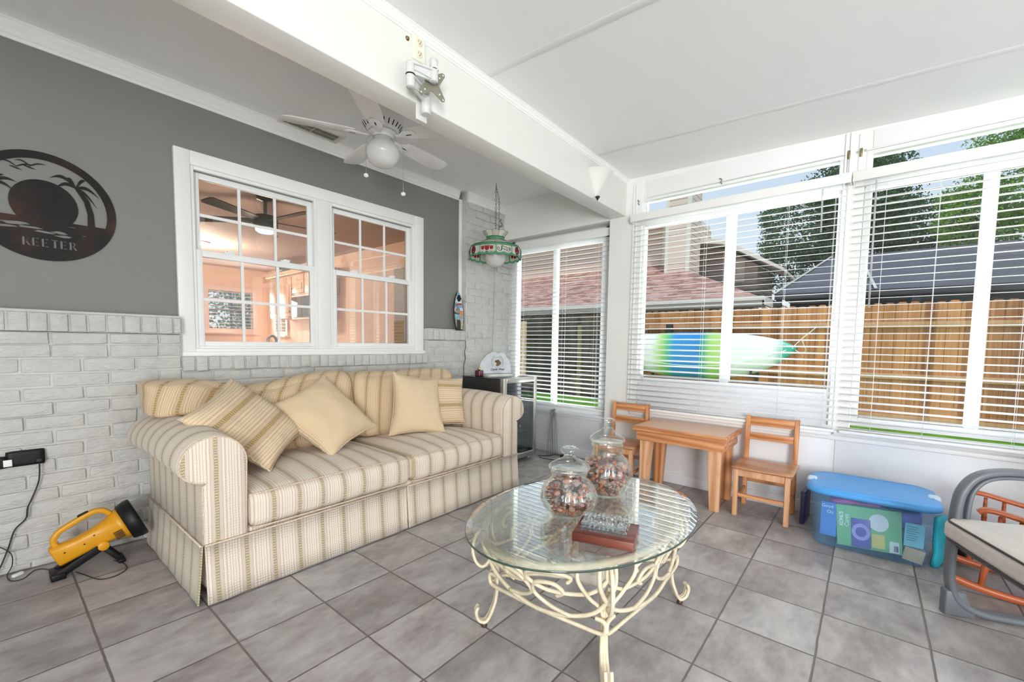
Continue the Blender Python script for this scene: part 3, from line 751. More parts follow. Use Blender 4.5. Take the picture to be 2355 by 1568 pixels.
# throw pillows: corners given in order around
def pillow(name, label, cs, t, mat, seed, uvrot=False):
    g = MB(); rim = g.pillow(*cs, t, seed=seed)
    c = sum((Vector(x) for x in cs), Vector()) / 4
    th = thing(name, label, 'pillow', tuple(c - Vector((0, 0, .1))), group='throw pillows on the sofa')
    if uvrot: g.uvs = {k: (v, u) for k, (u, v) in g.uvs.items()}
    g.build('pillow_cover', mat, th, True, weld=True)
    g = MB(); g.tube(rim, .0045, 6, closed=True); g.build('welt', M_pipe, th, True)
pillow('throw_pillow', 'striped tan and green pillow tilted over the left sofa arm',
       [(.905, -.875, .470), (.545, -.80, .775), (.865, -.475, .925), (1.215, -.60, .60)], .19, M_st3, 1, False)
pillow('throw_pillow', 'tan ribbed pillow standing on one corner on the left half of the sofa',
       [(1.262, -.83, .465), (1.015, -.52, .745), (1.400, -.47, .915), (1.665, -.66, .575)], .19, M_rib, 2)
pillow('throw_pillow', 'tan ribbed square pillow leaning upright in the middle of the right sofa half',
       [(1.800, -.62, .478), (2.165, -.80, .468), (2.245, -.62, .865), (1.870, -.57, .925)], .17, M_rib, 3)
pillow('throw_pillow', 'striped pillow between the ribbed square pillow and the right sofa arm',
       [(2.14, -.60, .478), (2.485, -.685, .478), (2.530, -.60, .845), (2.170, -.50, .88)], .13, M_st3, 4, True)

# ================================================================ GLASS COFFEE TABLE
TC = Vector((1.584, -2.337, 0)); TA = math.atan2(-.0755, .9971)
M_gl = thin_glass('table_glass', (.955, .975, .96), gain=2.5)
M_edge = plain('glass_edge', (.03, .07, .055), .08, spec=.9, var=.2)
ct = thing('coffee_table', 'oval glass-topped coffee table on scrolled cream iron legs', 'coffee table', tuple(TC), TA)
A_, B_ = .572, .406
def ell(a, b, t): return (a * math.cos(t), b * math.sin(t))
g = MB(); n = 96
rings = [(A_, B_, .449), (A_, B_, .4515), (A_ - .028, B_ - .028, .4585), (A_ - .028, B_ - .028, .4585)]
g.V = []; 
def ringv(a, b, z): return [Vector((*ell(a, b, 2 * PI * k / n), z)) for k in range(n)]
for a, b, z in ((A_, B_, .4505), (A_ - .028, B_ - .028, .4585)): g.V += ringv(a, b, z)
for k in range(n): j = (k + 1) % n; g._f([k, j, n + j, n + k], False)
g._f([n + k for k in range(n)])
g.V += ringv(A_ - .002, B_ - .002, .4445); g._f([2 * n + k for k in reversed(range(n))])
g.build('glass_top', M_gl, ct)
g = MB(); g.V = ringv(A_ + .0004, B_ + .0004, .4440) + ringv(A_ + .0004, B_ + .0004, .4508)
for k in range(n): j = (k + 1) % n; g._f([k, j, n + j, n + k], True)
g.V += ringv(A_ - .0012, B_ - .0012, .4440) + ringv(A_ - .0012, B_ - .0012, .4508)
for k in range(n): j = (k + 1) % n; g._f([2 * n + k, 3 * n + k, 3 * n + j, 2 * n + j], True); g._f([n + k, n + j, 3 * n + j, 3 * n + k]); g._f([k, 2 * n + k, 2 * n + j, j])
g.build('glass_edge', M_edge, ct)
RA, RB = .500, .335
g = MB(); g.tube([(*ell(RA, RB, 2 * PI * k / 80), .428) for k in range(80)], .01, 8, closed=True, flat=(.022, .026)); g.build('rim', M_cream, ct)
M_rub = thin_glass('clear_rubber', haze=.4)
for k in range(6):
    t = 2 * PI * (k + .5) / 6; x, y = ell(RA, RB, t); MB().lathe([(.008, 0), (.008, .006)], 12, (x, y, .441)).build('glass_bumper', M_rub, ct)
Li = (Matrix.Translation(TC) @ Matrix.Rotation(TA, 4, 'Z')).inverted()
feet = [Li @ Vector(p) for p in ((1.255, -2.085, 0), (1.275, -2.595, 0), (1.912, -2.615, 0), (1.895, -2.10, 0))]
for i, f_ in enumerate(feet):
    out_ = Vector((f_.x, f_.y, 0)).normalized(); side = Vector((-out_.y, out_.x, 0)); g = MB()
    rim_t = math.atan2(f_.y / RB, f_.x / RA)
    foot = Vector((f_.x, f_.y, .02)); waist = foot - out_ * .030 + Vector((0, 0, .20))
    for s_, dt in ((-1, -.25), (1, .25), (0, 0)):
        top = Vector((*ell(RA, RB, rim_t + dt), .42)); k = side * s_ * .010
        if s_: pts = [top, top + (waist - top) * .22 + side * s_ * .020 + out_ * .012, waist + (top - waist) * .42 + side * s_ * .016, waist + k + Vector((0, 0, .02)), waist + k * .8 - Vector((0, 0, .09)), foot + k - out_ * .012 + Vector((0, 0, .045)), foot + k + Vector((0, 0, .004)) + out_ * .012, foot + k + out_ * .040 + Vector((0, 0, .012)), foot + k + out_ * .052 + Vector((0, 0, .045)), foot + k + out_ * .044 + Vector((0, 0, .068))]
        else: pts = [top - out_ * .02 + Vector((0, 0, -.17)), waist - out_ * .004 + Vector((0, 0, .05)), waist - Vector((0, 0, .09)), foot - out_ * .012 + Vector((0, 0, .045)), foot + out_ * .012 + Vector((0, 0, .004)), foot + out_ * .040 + Vector((0, 0, .014)), foot + out_ * .050 + Vector((0, 0, .042))]
        g.tube(spline(pts, 6), .0065, 8, flat=(.0125, .0125))
    # inner scroll hanging from the rim beside each leg
    top = Vector((*ell(RA, RB, rim_t + .02), .42))
    sc = [top, top + out_ * .035 + Vector((0, 0, -.03)), top + out_ * .052 + Vector((0, 0, -.085)), top + out_ * .040 + Vector((0, 0, -.14)), top + out_ * .012 + Vector((0, 0, -.165)), top - out_ * .016 + Vector((0, 0, -.14)), top - out_ * .012 + Vector((0, 0, -.10)), top + out_ * .006 + Vector((0, 0, -.085))]
    g.tube(spline(sc, 6), .0065, 8, flat=(.0135, .0115))
    lg = g.build('leg', M_cream, ct)
    g = MB(); g.lathe([(.012, 0), (.0135, .004), (.011, .014), (.006, .022)], 14, (foot.x + out_.x * .018, foot.y + out_.y * .018, 0)); g.build('foot_glide', plain('brown_glide', (.07, .035, .02), .3), lg)
# scrollwork aprons between neighbouring legs
def apron(fa, fb):
    a = Vector((fa.x, fa.y, 0)); b = Vector((fb.x, fb.y, 0)); m = (a + b) / 2; d = (b - a).normalized(); out_ = Vector((m.x, m.y, 0)).normalized(); L = (b - a).length
    def P(s_, z, o=0): 
        p = m + d * (s_ * L / 2); e = math.atan2(p.y / RB, p.x / RA); q = Vector((*ell(RA, RB, e), 0)); w = (z - .2) / .22
        p = p.lerp(q, max(0, min(1, w)) * .9); return p + Vector((0, 0, z)) + out_ * o
    g = MB()
    arc1 = [P(-1.15, .42), P(-1.12, .34), P(-.85, .25), P(-.45, .205, .02), P(0, .19, .03), P(.45, .205, .02), P(.85, .25), P(1.12, .34), P(1.15, .42)]
    g.tube(spline(arc1, 8), .007, 8, flat=(.014, .014))
    for s_ in (-1, 1):
        sc = [P(s_ * 1.0, .41), P(s_ * .98, .36), P(s_ * .70, .31), P(s_ * .25, .295, .0), P(s_ * .02, .325), P(s_ * .06, .375), P(s_ * .30, .395), P(s_ * .50, .375), P(s_ * .46, .350)]
        g.tube(spline(sc, 7), .0065, 8, flat=(.0135, .0125))
        sc = [P(s_ * .50, .21, .02), P(s_ * .22, .225, .02), P(s_ * .02, .265, .01), P(s_ * .08, .32), P(s_ * .30, .335), P(s_ * .40, .30), P(s_ * .30, .275)]
        g.tube(spline(sc, 7), .0065, 8, flat=(.0135, .0125))
        sc = [P(s_ * .05, .190, .03), P(s_ * .60, .180, .01), P(s_ * .93, .178, 0), P(s_ * .99, .20, 0), P(s_ * .96, .222, 0), P(s_ * .84, .226, 0)]
        g.tube(spline(sc, 6), .0065, 8, flat=(.013, .013))
    g.build('scroll_apron', M_cream, ct)
for i in range(4): apron(feet[i], feet[(i + 1) % 4])
# lower cross scrolls visible through the glass
g = MB()
for i in range(4):
    f_ = feet[i]; p = Vector((f_.x, f_.y, 0)); d = p.normalized(); s_ = Vector((-d.y, d.x, 0)); q = lambda a, b, z=.205: d * a + s_ * b + Vector((0, 0, z))
    g.tube(spline([p - d * .03 + Vector((0, 0, .205)), q(.22, .02), q(.12, .06), q(.03, .05), q(.02, -.01), q(.08, -.045), q(.13, -.02), q(.11, .01)], 7), .0065, 8, flat=(.0125, .0125))
g.tube([(.075 * math.cos(2 * PI * k / 28), .075 * math.sin(2 * PI * k / 28), .205) for k in range(28)], .0065, 8, closed=True, flat=(.0125, .0125))
g.build('cross_scrolls', M_cream, ct)
g = MB(); g.box(-.09, .09, -.055, .055, .213, .222); g.build('centre_plate', M_cream, ct, bevel=.003)

# pale stone slab with minerals on the centre of the base
M_onyx = plain('banded_onyx', (.70, .68, .60), .25, var=.2, scale=9)
sl = tag(MB().rbox(1.435, 1.600, -2.47, -2.33, .2225, .275, r=.010, n=4, fn=lambda p, k: p + Vector((.004 * noise.noise(p * 20), .004 * noise.noise(p * 17 + Vector((3, 0, 0))), 0))).build('stone_slab', M_onyx), 'pale veined stone slab under the glass top of the coffee table', 'stone')
M_amber = plain('amber_stone', (.60, .22, .06), .3, var=.3)
def rock(name, label, c, r, mat, seed, sq=(1, 1, .7), cat='stone'):
    g = MB(); g.ball((0, 0, 0), r, 14, 9, sq)
    lo = 0
    g.V = [v * (1 + .28 * noise.noise(v.normalized() * 2.1 + Vector((seed, 0, 0)))) for v in g.V]; lo = min(v.z for v in g.V)
    o = g.build(name, mat, smooth=False); o.location = (c[0], c[1], c[2] - lo); return tag(o, label, cat)
M_quartz = plain('pink_quartz', (.62, .50, .47), .2, var=.25, scale=40, kind='Object')
rock('quartz_rock', 'rough pinkish crystal lying on the stone slab below the glass table top', (1.465, -2.37, .275), .026, M_quartz, 4)
g = MB(); g.lathe([(.001, 0), (.011, .012), (.011, .085), (.001, .10)], 6, M=Matrix.Rotation(PI / 2, 4, 'Y')); o = g.build('crystal_point', thin_glass('clear_crystal', (.9, .93, .9), gain=2.0, haze=.25, hazecol=(.75, .8, .75))); o.location = (1.49, -2.445, .287); o.rotation_euler = (0, 0, R(-20)); tag(o, 'long clear pointed crystal beside the pinkish rock, under the glass table top', 'crystal')

# ---- ribbed glass jars with potpourri
M_jar = thin_glass('jar_glass', (.975, .985, .975), gain=1.7)
M_jarlid = thin_glass('jar_lid_glass', (.93, .955, .94), gain=2.0)
chipm = [plain('potpourri_rust', (.45, .14, .06), .6, var=.3, scale=60), plain('potpourri_pink', (.50, .27, .20), .7, var=.3, scale=60), plain('potpourri_mauve', (.23, .13, .125), .6, var=.3, scale=60), plain('potpourri_grey', (.30, .27, .25), .6, var=.3, scale=60), plain('potpourri_dark', (.10, .06, .05), .7, var=.3)]
def jar(label, plabel, loc, prof, lid, knob, fill, seed):
    j = thing('glass_jar', label, 'jar', loc)
    rib = lambda t, s_, r, z: 1 + (.075 * abs(math.cos(8 * t)) - .050) * max(0, math.sin(PI * min(1, z / (fill['body'])))) if z < fill['body'] else 1
    inner = [(max(1e-4, r - .0045), z + (.005 if i < 3 else 0)) for i, (r, z) in enumerate(prof)]
    g = MB(); g.lathe(prof, 96, rib=rib); g.lathe(inner[::-1], 96, rib=rib); g.build('jar_body', M_jar, j)
    g = MB(); g.lathe(lid, 48); lo = g.build('jar_lid', M_jarlid, j)
    g = MB(); g.lathe(knob, 32); g.build('knob', M_jarlid, lo)
    rs = random.Random(seed); g = MB(); H = fill['h']
    def rad(z):
        for (r0, z0), (r1, z1) in zip(prof[1:], prof[2:]):
            if z0 <= z <= z1: return r0 + (r1 - r0) * (z - z0) / max(1e-6, z1 - z0)
        return prof[1][0]
    zl = .014
    while zl < H:
        for q in range(30):
            a = rs.uniform(0, 2 * PI); big = rs.random() < fill.get('big', .15); s_ = rs.uniform(.008, .014) * (1.6 if big else 1)
            rr = max(.005, (rad(zl) - .010 - s_ * .9) * math.sqrt(rs.uniform(.25, 1)))
            c = Vector((rr * math.cos(a), rr * math.sin(a), zl + rs.uniform(-.005, .005))); g.mi = rs.choices(range(5), (5, 3, 2, 2, 1))[0] if not big else rs.choice((1, 2, 3))
            b = len(g.V); g.ball((0, 0, 0), s_, 7, 5, (1, rs.uniform(.5, 1), rs.uniform(.35, .8)))
            M = Matrix.Rotation(rs.uniform(0, PI), 3, 'Z') @ Matrix.Rotation(rs.uniform(-.9, .9), 3, 'X')
            for k in range(b, len(g.V)): g.V[k] = loc_clip(M @ (g.V[k] * (1 + .35 * noise.noise(g.V[k] * 160 + c * 50))) + c, rad, prof)
        zl += .013
    o = g.build('potpourri', chipm, smooth=False); o.location = loc; tag(o, plabel, 'potpourri', kind='stuff')
def loc_clip(v, rad, prof):
    z = max(.008, v.z); r = math.hypot(v.x, v.y); m = rad(z) * .955 - .009
    if r > m: v = Vector((v.x * m / r, v.y * m / r, z))
    else: v = Vector((v.x, v.y, z))
    return v
P1 = [(1e-4, .0), (.060, .0), (.075, .006), (.098, .028), (.112, .055), (.115, .078), (.108, .105), (.092, .130), (.075, .146), (.069, .153), (.069, .163), (.074, .168), (.074, .174), (.070, .178), (.071, .184)]
L1 = [(1e-4, .1845), (.072, .1845), (.083, .188), (.084, .196), (.078, .203), (.062, .214), (.040, .224), (.026, .231), (.024, .238), (1e-4, .239)]
K1 = [(.001, .238), (.022, .238), (.024, .246), (.034, .252), (.038, .260), (.036, .268), (.026, .273), (.014, .268), (.001, .266)]
jar('shorter ribbed lidded glass jar full of potpourri, nearer of two on the coffee table', 'orange and mauve dried potpourri filling the shorter, nearer glass jar', (1.482, -2.31, .4590), P1, L1, K1, dict(body=.15, h=.146, big=.2), 3)
P2 = [(1e-4, .0), (.055, .0), (.070, .006), (.092, .030), (.107, .065), (.112, .100), (.108, .135), (.094, .165), (.076, .185), (.069, .195), (.068, .222), (.072, .228), (.072, .236), (.069, .240), (.070, .247)]
L2 = [(1e-4, .2475), (.071, .2475), (.079, .252), (.080, .260), (.074, .268), (.060, .280), (.040, .292), (.027, .300), (.024, .308), (1e-4, .309)]
K2 = [(.001, .308), (.020, .308), (.022, .322), (.031, .328), (.035, .337), (.033, .347), (.024, .352), (.001, .350)]
jar('taller ribbed lidded glass jar, farther of the two potpourri jars on the coffee table', 'rust and brown dried potpourri in the taller, farther glass jar', (1.79, -2.318, .4590), P2, L2, K2, dict(body=.19, h=.168, big=.25), 8)

# crystal box on its wooden stand
wb = tag(MB().box(-.105, .105, -.083, .083, 0, .030).build('wooden_stand', wood('mahogany_stand', (.10, .02, .012), (.20, .055, .035), .3, 'X', kind='Object'), bevel=.002), 'flat reddish brown wooden stand on the near side of the glass table', 'stand')
wb.location = (1.388, -2.528, .4595); ang = math.atan2(-2.574 + 2.418, 1.509 - 1.461); wb.rotation_euler = (0, 0, ang)
M_cryst = thin_glass('cut_crystal', (.86, .88, .89), gain=3.2, rough=.02)
g = MB(); rs = random.Random(5)
nx, ny = 10, 7
for z0, dz, sx, sy in ((0, .022, .080, .056), (.022, .014, .078, .054)):
    for i in range(nx):
        for k in range(ny):
            if 1 < i < nx - 2 and 1 < k < ny - 2 and z0 > 0: continue
            x0 = -sx + 2 * sx * i / nx; x1 = -sx + 2 * sx * (i + 1) / nx; y0 = -sy + 2 * sy * k / ny; y1 = -sy + 2 * sy * (k + 1) / ny
            b = len(g.V); h_ = dz * rs.uniform(.5, 1.1)
            g.V += [Vector((x0, y0, z0)), Vector((x1, y0, z0)), Vector((x1, y1, z0)), Vector((x0, y1, z0)), Vector(((x0 + x1) / 2, (y0 + y1) / 2, z0 + h_)), Vector((x0, y0, z0 + dz * .5)), Vector((x1, y0, z0 + dz * .5)), Vector((x1, y1, z0 + dz * .5)), Vector((x0, y1, z0 + dz * .5))]
            for q in ((0, 1, 6, 5), (1, 2, 7, 6), (2, 3, 8, 7), (3, 0, 5, 8), (5, 6, 4), (6, 7, 4), (7, 8, 4), (8, 5, 4), (3, 2, 1, 0)): g._f([b + a for a in q])
cb = tag(g.build('crystal_dish', M_cryst, smooth=False), 'cut crystal rectangular dish on the reddish wooden stand', 'dish'); cb.location = (1.392, -2.523, .4897); cb.rotation_euler = (0, 0, ang)

# ================================================================ KIDS TABLE AND CHAIRS
kt = thing('kids_table', 'small low pine childrens table under the window between two small chairs', 'table', (3.345, -2.185, 0))
g = MB(); g.box(3.12, 3.57, -2.52, -1.85, .500, .535); g.build('tabletop', M_pinex, kt, True, bevel=.007, seg=3)
MB().box(3.140, 3.552, -2.502, -1.868, .5345, .5358).build('tabletop_inlay', plain('tan_laminate', (.68, .42, .28), .3, var=.05), kt, True)
g = MB(); g.box(3.15, 3.17, -2.495, -1.875, .425, .500).box(3.525, 3.545, -2.495, -1.875, .425, .500).box(3.17, 3.525, -2.495, -2.475, .425, .5).box(3.17, 3.525, -1.895, -1.875, .425, .5)
g.build('apron', M_pinex, kt, True, bevel=.002)
for x in (3.172, 3.523):
    for y in (-1.90, -2.47):
        sx = 1 if x < 3.3 else -1; sy = -1 if y > -2 else 1
        g = MB(); w0, w1 = .088, .062; b = len(g.V)
        for z, w in ((.425, w0), (0, w1)):
            for dx, dy in ((0, 0), (1, 0), (1, 1), (0, 1)): g.V.append(Vector((x - sx * .004 + sx * dx * w * .75, y - sy * .004 + sy * dy * w, z)))
        for q in ((0, 1, 2, 3), (7, 6, 5, 4), (0, 4, 5, 1), (1, 5, 6, 2), (2, 6, 7, 3), (3, 7, 4, 0)): g._f([b + i for i in q])
        g.build('leg', M_light_pine if x < 3.3 else M_pine, kt, True, bevel=.003)
def kchair():
    t = thing('kids_chair', 'small pine childrens chair between the kids table and the blue bin', 'chair', (3.35, -2.715, 0), 0, 'small wooden chairs at the kids table')
    c = lambda x0, x1, y0, y1, z0, z1: MB().box(x0 - 3.35, x1 - 3.35, y0, y1, z0, z1)
    g = MB(); g.rbox(-.18, .165, -.180, .180, .322, .346, r=.011, n=8, fn=lambda p, k: p + Vector((.010 * (1 if k.x < 0 else 0) * (k.y ** 2), 0, -.006 * (1 - k.y ** 2) * (k.z > 0))))
    g.build('seat', wood('seat_pine', (.42, .19, .09), (.62, .33, .17), .35, 'Y'), t)
    for y in (-.150, .150):
        g = MB(); g.beam((-.145, y, .322), (-.135, y, 0), .032, .030); g.build('leg', M_light_pine, t, bevel=.004)
        g = MB(); g.beam((.150, y, 0), (.155, y, .33), .030, .028).beam((.155, y, .33), (.185, y, .648), .030, .028); g.build('leg', M_pine, t, bevel=.004)
    for z, h_, x in ((.610, .062, .181), (.502, .048, .171)):
        g = MB(); g.beam((x, -.140, z), (x, .140, z), .014, h_); g.build('back_slat', M_pinex, t, bevel=.003)
    g = MB(); g.beam((-.143, -.135, .298), (-.143, .135, .298), .018, .044).beam((.150, -.135, .298), (.150, .135, .298), .018, .044).beam((-.13, -.150, .298), (.15, -.150, .298), .018, .044).beam((-.13, .150, .298), (.15, .150, .298), .018, .044)
    g.build('seat_rail', M_light_pine, t, bevel=.002)
    for p in (((-.14, -.135, .145), (-.14, .135, .145)), ((.152, -.135, .185), (.152, .135, .185)), ((-.125, -.150, .125), (.140, -.150, .125)), ((-.125, .150, .125), (.140, .150, .125))):
        g = MB(); g.beam(*p, .016, .024); g.build('stretcher', M_pinex, t, bevel=.003)
    return t
kc = kchair()
kc2 = dup(kc, (3.355, -1.655, 0), R(1), 'small pine childrens chair left of the kids table, partly behind the glass jars')

# ================================================================ BLUE STORAGE BIN
M_lid = plain('blue_lid_plastic', (.075, .34, .78), .38, var=.03)
M_latch = plain('pale_latch_plastic', (.62, .78, .92), .35, var=.02)
def bin_mat():
    m, t, b = newmat('clear_blue_plastic'); t.nodes.remove(b); o = t.nodes['Material Output']
    tr = N(t, 'ShaderNodeBsdfTransparent'); tr.inputs[0].default_value = (.80, .91, 1.0, 1)
    df = N(t, 'ShaderNodeBsdfPrincipled'); df.inputs['Base Color'].default_value = (.30, .52, .80, 1); df.inputs['Roughness'].default_value = .25
    mx = N(t, 'ShaderNodeMixShader'); mx.inputs[0].default_value = .20
    t.links.new(tr.outputs[0], mx.inputs[1]); t.links.new(df.outputs[0], mx.inputs[2]); t.links.new(mx.outputs[0], o.inputs['Surface']); return m
M_bin = bin_mat()
BL = (3.235, -3.262, 0); BRZ = R(-90 + 1.5)    # local x runs along the window wall, local y points to the wall
tb = thing('storage_bin', 'clear blue plastic storage bin with bright blue lid beside the small chair', 'bin', BL, BRZ)
def oct_(w, d, c): return [(-w + c, -d), (w - c, -d), (w, -d + c), (w, d - c), (w - c, d), (-w + c, d), (-w, d - c), (-w, -d + c)]
def rring(w, d, c, n=5):
    pts = []
    for sx, sy, a0 in ((1, -1, -PI / 2), (1, 1, 0), (-1, 1, PI / 2), (-1, -1, PI)):
        for k in range(n + 1):
            a = a0 + PI / 2 * k / n; pts.append((sx * (w - c) + c * math.cos(a), sy * (d - c) + c * math.sin(a)))
    return pts
g = MB(); lay = [(.232, .170, .04, .004), (.245, .182, .05, .02), (.252, .188, .05, .12), (.268, .200, .055, .315)]
for w, d, c, z in lay: g.V += [Vector((x, y, z)) for x, y in rring(w, d, c)]
m_ = len(rring(1, 1, .1))
for i in range(len(lay) - 1):
    for k in range(m_): j = (k + 1) % m_; g._f([i * m_ + k, i * m_ + j, (i + 1) * m_ + j, (i + 1) * m_ + k], True)
g._f([k for k in reversed(range(m_))]); g.build('bin_body', M_bin, tb)
g = MB(); lay = [(.275, .208, .085, .305), (.292, .222, .09, .312), (.296, .226, .09, .326), (.288, .218, .09, .340), (.262, .192, .08, .350), (.255, .186, .08, .346)]
for w, d, c, z in lay: g.V += [Vector((x, y, z)) for x, y in rring(w, d, c, 4)]
m_ = len(rring(1, 1, .1, 4))
for i in range(len(lay) - 1):
    for k in range(m_): j = (k + 1) % m_; g._f([i * m_ + k, i * m_ + j, (i + 1) * m_ + j, (i + 1) * m_ + k], True)
g._f([k for k in reversed(range(m_))]); g._f([(len(lay) - 1) * m_ + k for k in range(m_)]); g.build('lid', M_lid, tb)
for sx in (-1, 1):
    g = MB(); g.rbox(-.030, .030, -.050, .050, .318, .350, r=.012, n=4); 
    for v in g.V: v.x = v.x * (1 - .35 * abs(v.y) / .05) + sx * .272
    g.build('latch', M_latch, tb, bevel=0)
BM = Matrix.Translation(Vector(BL)) @ Matrix.Rotation(BRZ, 4, 'Z')
def inbin(name, label, cat, mats, fn):
    g = MB(); fn(g); o = g.build(name, mats); o.location = BL; o.rotation_euler = (0, 0, BRZ); return tag(o, label, cat)
M_gbox = plain('green_card', (.22, .56, .23), .4); M_wht = plain('white_ink', (.88, .88, .86), .5); M_purp = plain('purple_card', (.13, .09, .38), .4); M_lil = plain('lilac_ink', (.42, .36, .72), .4); M_yel = plain('yellow_card', (.80, .66, .16), .4)
gb = thing('gift_box', 'green cardboard box with white lettering standing inside the clear blue bin', 'box', tuple(BM @ Vector((.02, -.15, .02))), BRZ)
def GB(name, mat, fn, par=None, **k): g = MB(); fn(g); return g.build(name, mat, par or gb, **k)
TL = Matrix.Rotation(R(-4), 4, 'Y')
bx = GB('box_body', M_gbox, lambda g: g.box(-.150, .130, -.010, .032, .012, .245, TL), bevel=.002)
GB('purple_panel', M_purp, lambda g: g.box(-.085, .000, -.013, -.0105, .016, .178, TL), bevel=.001)
def rg(g):
    for k in range(32):
        a0, a1 = 2 * PI * k / 32, 2 * PI * (k + 1) / 32; b = len(g.V)
        for a, r in ((a0, .024), (a1, .024), (a1, .041), (a0, .041)): g.V.append(TL @ Vector((-.042 + r * math.cos(a), -.0142, .105 + r * 1.15 * math.sin(a))))
        g._f([b, b + 1, b + 2, b + 3])
GB('lilac_ring', M_lil, rg)
GB('white_disc', M_wht, lambda g: g.prism([(.035 + .042 * math.cos(2 * PI * k / 28), .170 + .048 * math.sin(2 * PI * k / 28)) for k in range(28)], -.0118, -.0102, 'XZ', TL))
GB('yellow_card', M_yel, lambda g: g.box(.004, .060, -.0150, -.0108, .030, .108, TL)); GB('price_label', M_wht, lambda g: g.box(.078, .118, -.0125, -.0104, .018, .078, TL))
def bars(g):
    rs = random.Random(2); x = .096
    while x < .114: w = rs.choice((.0007, .0014, .002)); g.box(x, x + w, -.0132, -.0126, .025, .058, TL); x += w + .0013
GB('barcode', M_black, bars)
for s_, sz, x, z in (("KOHL'S", .024, -.128, .165), ("Cares", .030, -.104, .160)):
    me = text_mesh(s_, sz, .0004, bold=.0006 if sz < .025 else 0); MM = TL @ Matrix.Translation(Vector((x, -.0108, z))) @ Matrix.Rotation(R(90), 4, 'Y') @ Matrix.Rotation(PI / 2, 4, 'X')
    MM = TL @ frameM((x, -.0108, z), (0, 0, 1), (-1, 0, 0))
    MB().add_mesh(me, MM).build('lettering', M_wht, gb)
inbin('picture_book', 'blue book with white lettering at the left end inside the clear bin', 'book', [plain('blue_cover', (.05, .22, .62), .4), M_wht], lambda g: (g.box(-.215, -.14, -.158, -.140, .06, .255), setattr(g, 'mi', 1), g.add_mesh(text_mesh('Good', .024, .0004), frameM((-.186, -.1592, .232), (1, 0, 0), (0, 0, 1))), g.add_mesh(text_mesh('Ou', .024, .0004), frameM((-.172, -.1592, .200), (1, 0, 0), (0, 0, 1)))))
def lump(x0, x1, y0, y1, z0, z1, sd): return lambda g: g.rbox(x0, x1, y0, y1, z0, z1, r=.03, n=8, fn=lambda p, k: p + Vector((0, .018 * noise.noise(p * 14 + Vector((sd, 0, 0))), .022 * noise.noise(p * 12 + Vector((0, sd, 0))))))
inbin('toy_bag', 'bunched magenta bag near the top left inside the clear bin', 'bag', plain('magenta_cloth', (.55, .06, .32), .6, var=.3, scale=20), lump(-.18, .06, -.12, -.02, .16, .285, 2))
inbin('cloth_bundle', 'violet and blue cloth bundle at the top right inside the clear bin', 'cloth', plain('violet_cloth', (.16, .16, .52), .7, var=.4, scale=14), lump(.06, .22, -.14, .05, .17, .285, 5))
inbin('paper_sheet', 'pale teal printed paper leaning right of the green box in the bin', 'paper', [plain('teal_paper', (.25, .62, .70), .6), plain('teal_ink', (.05, .22, .30), .6)], lambda g: (g.box(.150, .228, -.158, -.155, .10, .225), setattr(g, 'mi', 1), [g.box(.158, .158 + random.uniform(.035, .060), -.1587, -.1582, .205 - i * .012, .2085 - i * .012) for i in range(7)]))
inbin('card_box', 'tan cardboard packet low at the right end inside the clear bin', 'box', plain('tan_card', (.55, .40, .22), .6), lambda g: g.box(.140, .222, -.160, -.120, .03, .100, Matrix.Rotation(R(9), 4, 'Y') @ Matrix.Translation((0, 0, .02))))
inbin('toy_fill', 'mixed teal toys filling the bottom of the clear bin', 'toys', plain('teal_toys', (.08, .36, .50), .6, var=.5, scale=30), lump(-.20, .20, -.10, .15, .03, .17, 9))
# things around the bin
g = MB(); g.box(-.012, .012, -.10, .10, 0, .215); o = g.build('folder', plain('navy_plastic', (.035, .03, .10), .35), bevel=.003)
o.location = (3.42, -2.945, .003); o.rotation_euler = (R(6), 0, R(90)); o.rotation_euler = (0, 0, R(86)); tag(o, 'dark navy flat folder standing between small chair and blue bin', 'folder')
g = MB(); g.rbox(-.06, .06, -.014, .014, 0, .27, r=.012, n=8, fn=lambda p, k: p + Vector((.01 * math.sin(p.z * 14), .010 * noise.noise(p * 18), 0)))
o = g.build('teal_bag', plain('teal_cloth', (.02, .42, .55), .6, var=.2)); o.location = (3.175, -3.560, .0); o.rotation_euler = (0, 0, R(-25)); tag(o, 'bright teal cloth bag hanging down the right end of the blue bin', 'bag')
g = MB(); g.rbox(-.08, .08, -.04, .04, 0, .20, r=.03, n=10, fn=lambda p, k: p + Vector((.012 * noise.noise(p * 22), .014 * noise.noise(p * 19 + Vector((4, 0, 0))), .01 * noise.noise(p * 25))))
o = g.build('black_bag', plain('glossy_black_film', (.012, .012, .016), .22, spec=.8)); o.location = (3.36, -3.67, 0); o.rotation_euler = (0, 0, R(-20)); tag(o, 'crumpled black plastic bag on the floor behind the teal bag', 'bag')

